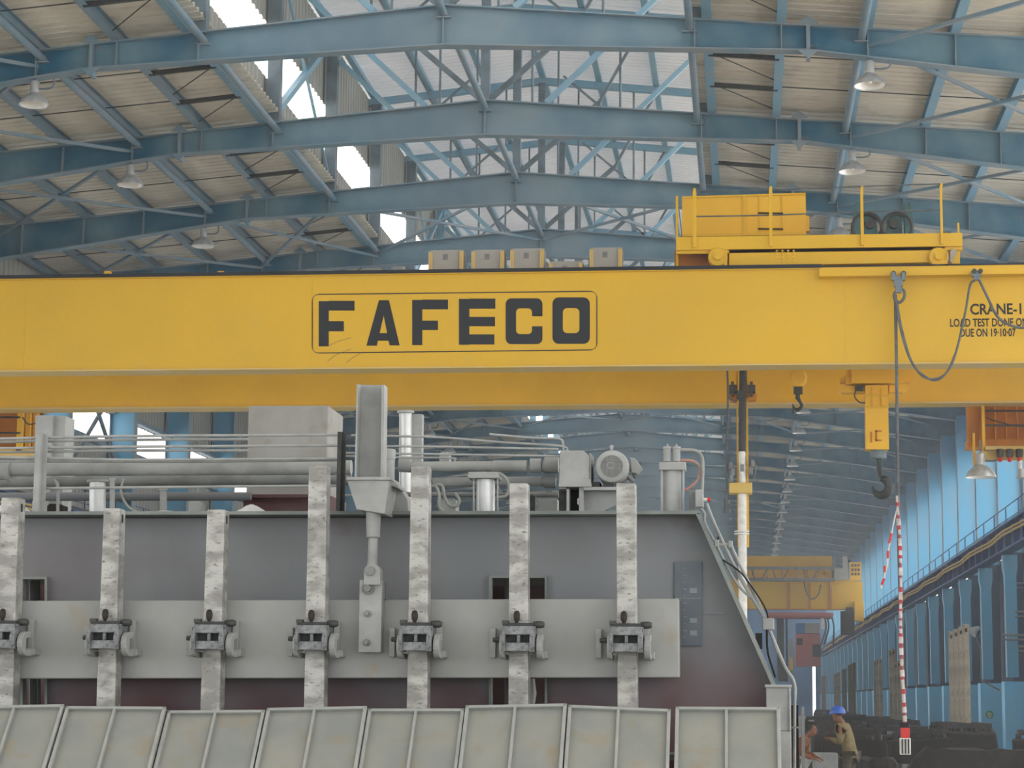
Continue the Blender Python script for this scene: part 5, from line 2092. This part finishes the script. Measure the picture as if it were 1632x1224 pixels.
def person(loc, rz, label, top, trouser, helmet, lean, handL, handR, s=1.0):
    """figure facing +x in its own space; lean = forward offset of shoulders, hands given in local space"""
    r = bpy.data.objects.new('person', None)
    COL.objects.link(r)
    r.location = loc
    r.rotation_euler = (0, 0, rz)
    r.scale = (s, s, s)
    tag(r, label, 'person')
    L = lean
    hip, ch, nk = Vector((0, 0, .92)), Vector((L * .55, 0, 1.2)), Vector((L * 1.0, 0, 1.42 - L * .15))
    hd = nk + Vector((.05 + L * .3, 0, .16 - L * .06))
    V, E = [], []

    def add(p, rr, link=None, r2=None):
        V.append((*p, rr) if r2 is None else (*p, rr, r2))
        if link is not None: E.append((link, len(V) - 1))
        return len(V) - 1
    h = add(hip, .08)
    c = add(ch, .08, h)
    n0 = add(nk + Vector((0, 0, -.05)), .06, c)
    n = add(nk + Vector((.01, 0, .02)), .055, n0)
    j = add(hd + Vector((.02, 0, -.04)), .07, n)
    t = add(hd + Vector((.0, 0, .04)), .095, j)
    add(hd + Vector((-.01, 0, .11)), .06, t)
    add(hd + Vector((.11, 0, -.01)), .014, t)      # nose
    add(hd + Vector((.075, 0, -.095)), .03, j)     # chin
    for sd in (-1, 1):
        add(hd + Vector((0, sd * .1, -.01)), .016, t)   # ears
        sh_ = add(nk + Vector((-.01, sd * .18, -.06)), .04, n0)
        H = handL if sd > 0 else handR
        H = Vector(H)
        S = Vector(V[sh_][:3])
        mid = (S + H) / 2
        d = (H - S)
        ln = d.length
        off = math.sqrt(max(.0004, .29 ** 2 - (ln / 2) ** 2))
        bend = Vector((-.35, sd * .35, -1)).normalized()
        bend = (bend - d.normalized() * bend.dot(d.normalized())).normalized()
        el = mid + bend * off
        e = add(el, .036, sh_)
        wv = add(H, .03, e)
        f = (H - el).normalized()
        pm = add(H + f * .05, .036, wv, .022)
        side = f.cross(Vector((0, 0, 1))).normalized()
        for q in range(4):
            b1 = add(H + f * .10 + side * (q - 1.5) * .022, .010, pm)
            b2 = add(H + f * (.135 + .006 * (1.5 - abs(q - 1.5))) + side * (q - 1.5) * .024 + Vector((0, 0, -.012)), .009, b1)
            add(H + f * .15 + side * (q - 1.5) * .024 + Vector((0, 0, -.035)), .008, b2)
        th_ = add(H + f * .05 + side * sd * -.045, .011, pm)
        add(H + f * .085 + side * sd * -.05 + Vector((0, 0, -.01)), .009, th_)
        hp = add((0.0, sd * .09, .86), .06, h)
        kn = add((.05, sd * .11, .48), .045, hp)
        an = add((-.02, sd * .12, .1), .038, kn)
        add((.08, sd * .13, .035), .035, an)
        add((.2, sd * .14, .03), .025, len(V) - 1)
        V.append((0, 0, 0, .01)); V.pop()
        if sd > 0: ela, Ha, Sa = el, H, S
        else: elb, Hb, Sb = el, H, S
    body = skin('body', V, E, 'skin', r)
    jv = [(*hip, .155, .13), (*ch, .165, .135), (*(nk + Vector((-.01, 0, -.08))), .13, .1), (*(nk + Vector((0, 0, -.01))), .075),
          (*(hip + Vector((-.01, 0, -.1))), .17, .15)]
    je = [(0, 1), (1, 2), (2, 3), (0, 4)]
    for S, el, H in ((Sa, ela, Ha), (Sb, elb, Hb)):
        i = len(jv)
        jv += [(*S, .082), (*el, .064), (*(H + (el - H) * .12), .05)]
        je += [(2, i), (i, i + 1), (i + 1, i + 2)]
    skin('jacket', jv, je, top, r)
    tv = [(0, 0, .88, .15, .13)]
    te = []
    for sd in (-1, 1):
        i = len(tv)
        tv += [(0, sd * .09, .82, .1), (.05, sd * .11, .48, .078), (-.02, sd * .12, .12, .065)]
        te += [(0, i), (i, i + 1), (i + 1, i + 2)]
    skin('trousers', tv, te, trouser, r)
    for sd in (-1, 1):
        skin('boot', [(-.03, sd * .12, .13, .055), (-.02, sd * .12, .05, .05), (.09, sd * .13, .04, .045), (.2, sd * .14, .035, .035)],
             [(0, 1), (1, 2), (2, 3)], 'boot', r)
    if helmet:
        m = MB()
        m.lathe([(.15, .0), (.14, .005), (.135, .05), (.11, .1), (.06, .135), (.005, .145)], hd + Vector((-.005, 0, .015)), (.0 + L * .3, 0, 1), 24)
        m.prismz([(hd.x + .1, -.09), (hd.x + .19, -.05), (hd.x + .2, .05), (hd.x + .1, .09)], hd.z + .012, hd.z + .022)
        ho = bpy.data.objects.new('helmet', None)
        bpy.data.objects.remove(ho)
        o = m.build('helmet', helmet, None, origin=Vector((0, 0, 0)), smooth=True)
        o.location = (0, 0, 0)
        o.parent = r
    m = MB()
    m.lathe([(.098, 0), (.1, .03), (.09, .08), (.05, .1)], hd + Vector((-.025, 0, .0)), (-.15, 0, 1), 16)
    o = m.build('hair', 'hair', None, origin=Vector((0, 0, 0)), smooth=True)
    o.location = (0, 0, 0)
    o.parent = r
    m = MB()
    for sd in (-1, 1):
        m.lathe([(.012, 0), (.008, .006)], hd + Vector((.088, sd * .035, .02)), (1, 0, 0), 8)
    m.box(hd.x + .085, hd.x + .093, -.025, .025, hd.z - .06, hd.z - .052)
    o = m.build('face_features', 'hair', None, origin=Vector((0, 0, 0)))
    o.location = (0, 0, 0)
    o.parent = r
    return r


p = at(1355, 1180, 38.5)
person((p.x, 38.5, 0), math.radians(158), 'worker in blue helmet and khaki jacket looking down at the thing in his hands', 'jacket', 'trousers', 'hat', .14,
       (.33, .1, 1.12), (.33, -.06, 1.1), 1.0)
p = at(1262, 1180, 38.2)
person((p.x, 38.2, -.0), math.radians(-15), 'second worker in orange-brown shirt stooping, mostly hidden behind the thin grey post', 'orangecloth', 'trousers', None, .3,
       (.5, .16, .95), (.5, -.16, .93), .84)

# ------------------------------------------------------------------ dusty air of the hall
hz = bpy.data.materials.new('dusty_air')
hz.use_nodes = True
nt = hz.node_tree
for n in list(nt.nodes):
    if n.type != 'OUTPUT_MATERIAL': nt.nodes.remove(n)
vs_ = nt.nodes.new('ShaderNodeVolumeScatter')
vs_.inputs['Color'].default_value = (.92, .96, 1, 1)
vs_.inputs['Density'].default_value = .0022
vs_.inputs['Anisotropy'].default_value = .2
nt.links.new(vs_.outputs[0], [n for n in nt.nodes if n.type == 'OUTPUT_MATERIAL'][0].inputs['Volume'])
m = MB().box(XL + .3, XR - .3, 17.5, YE - 1, .02, 15.9)
hz_o = m.build('dust_haze', hz)
tag(hz_o, 'thin pale dusty haze filling the long hall', 'haze')
hz_o['kind'] = 'stuff'
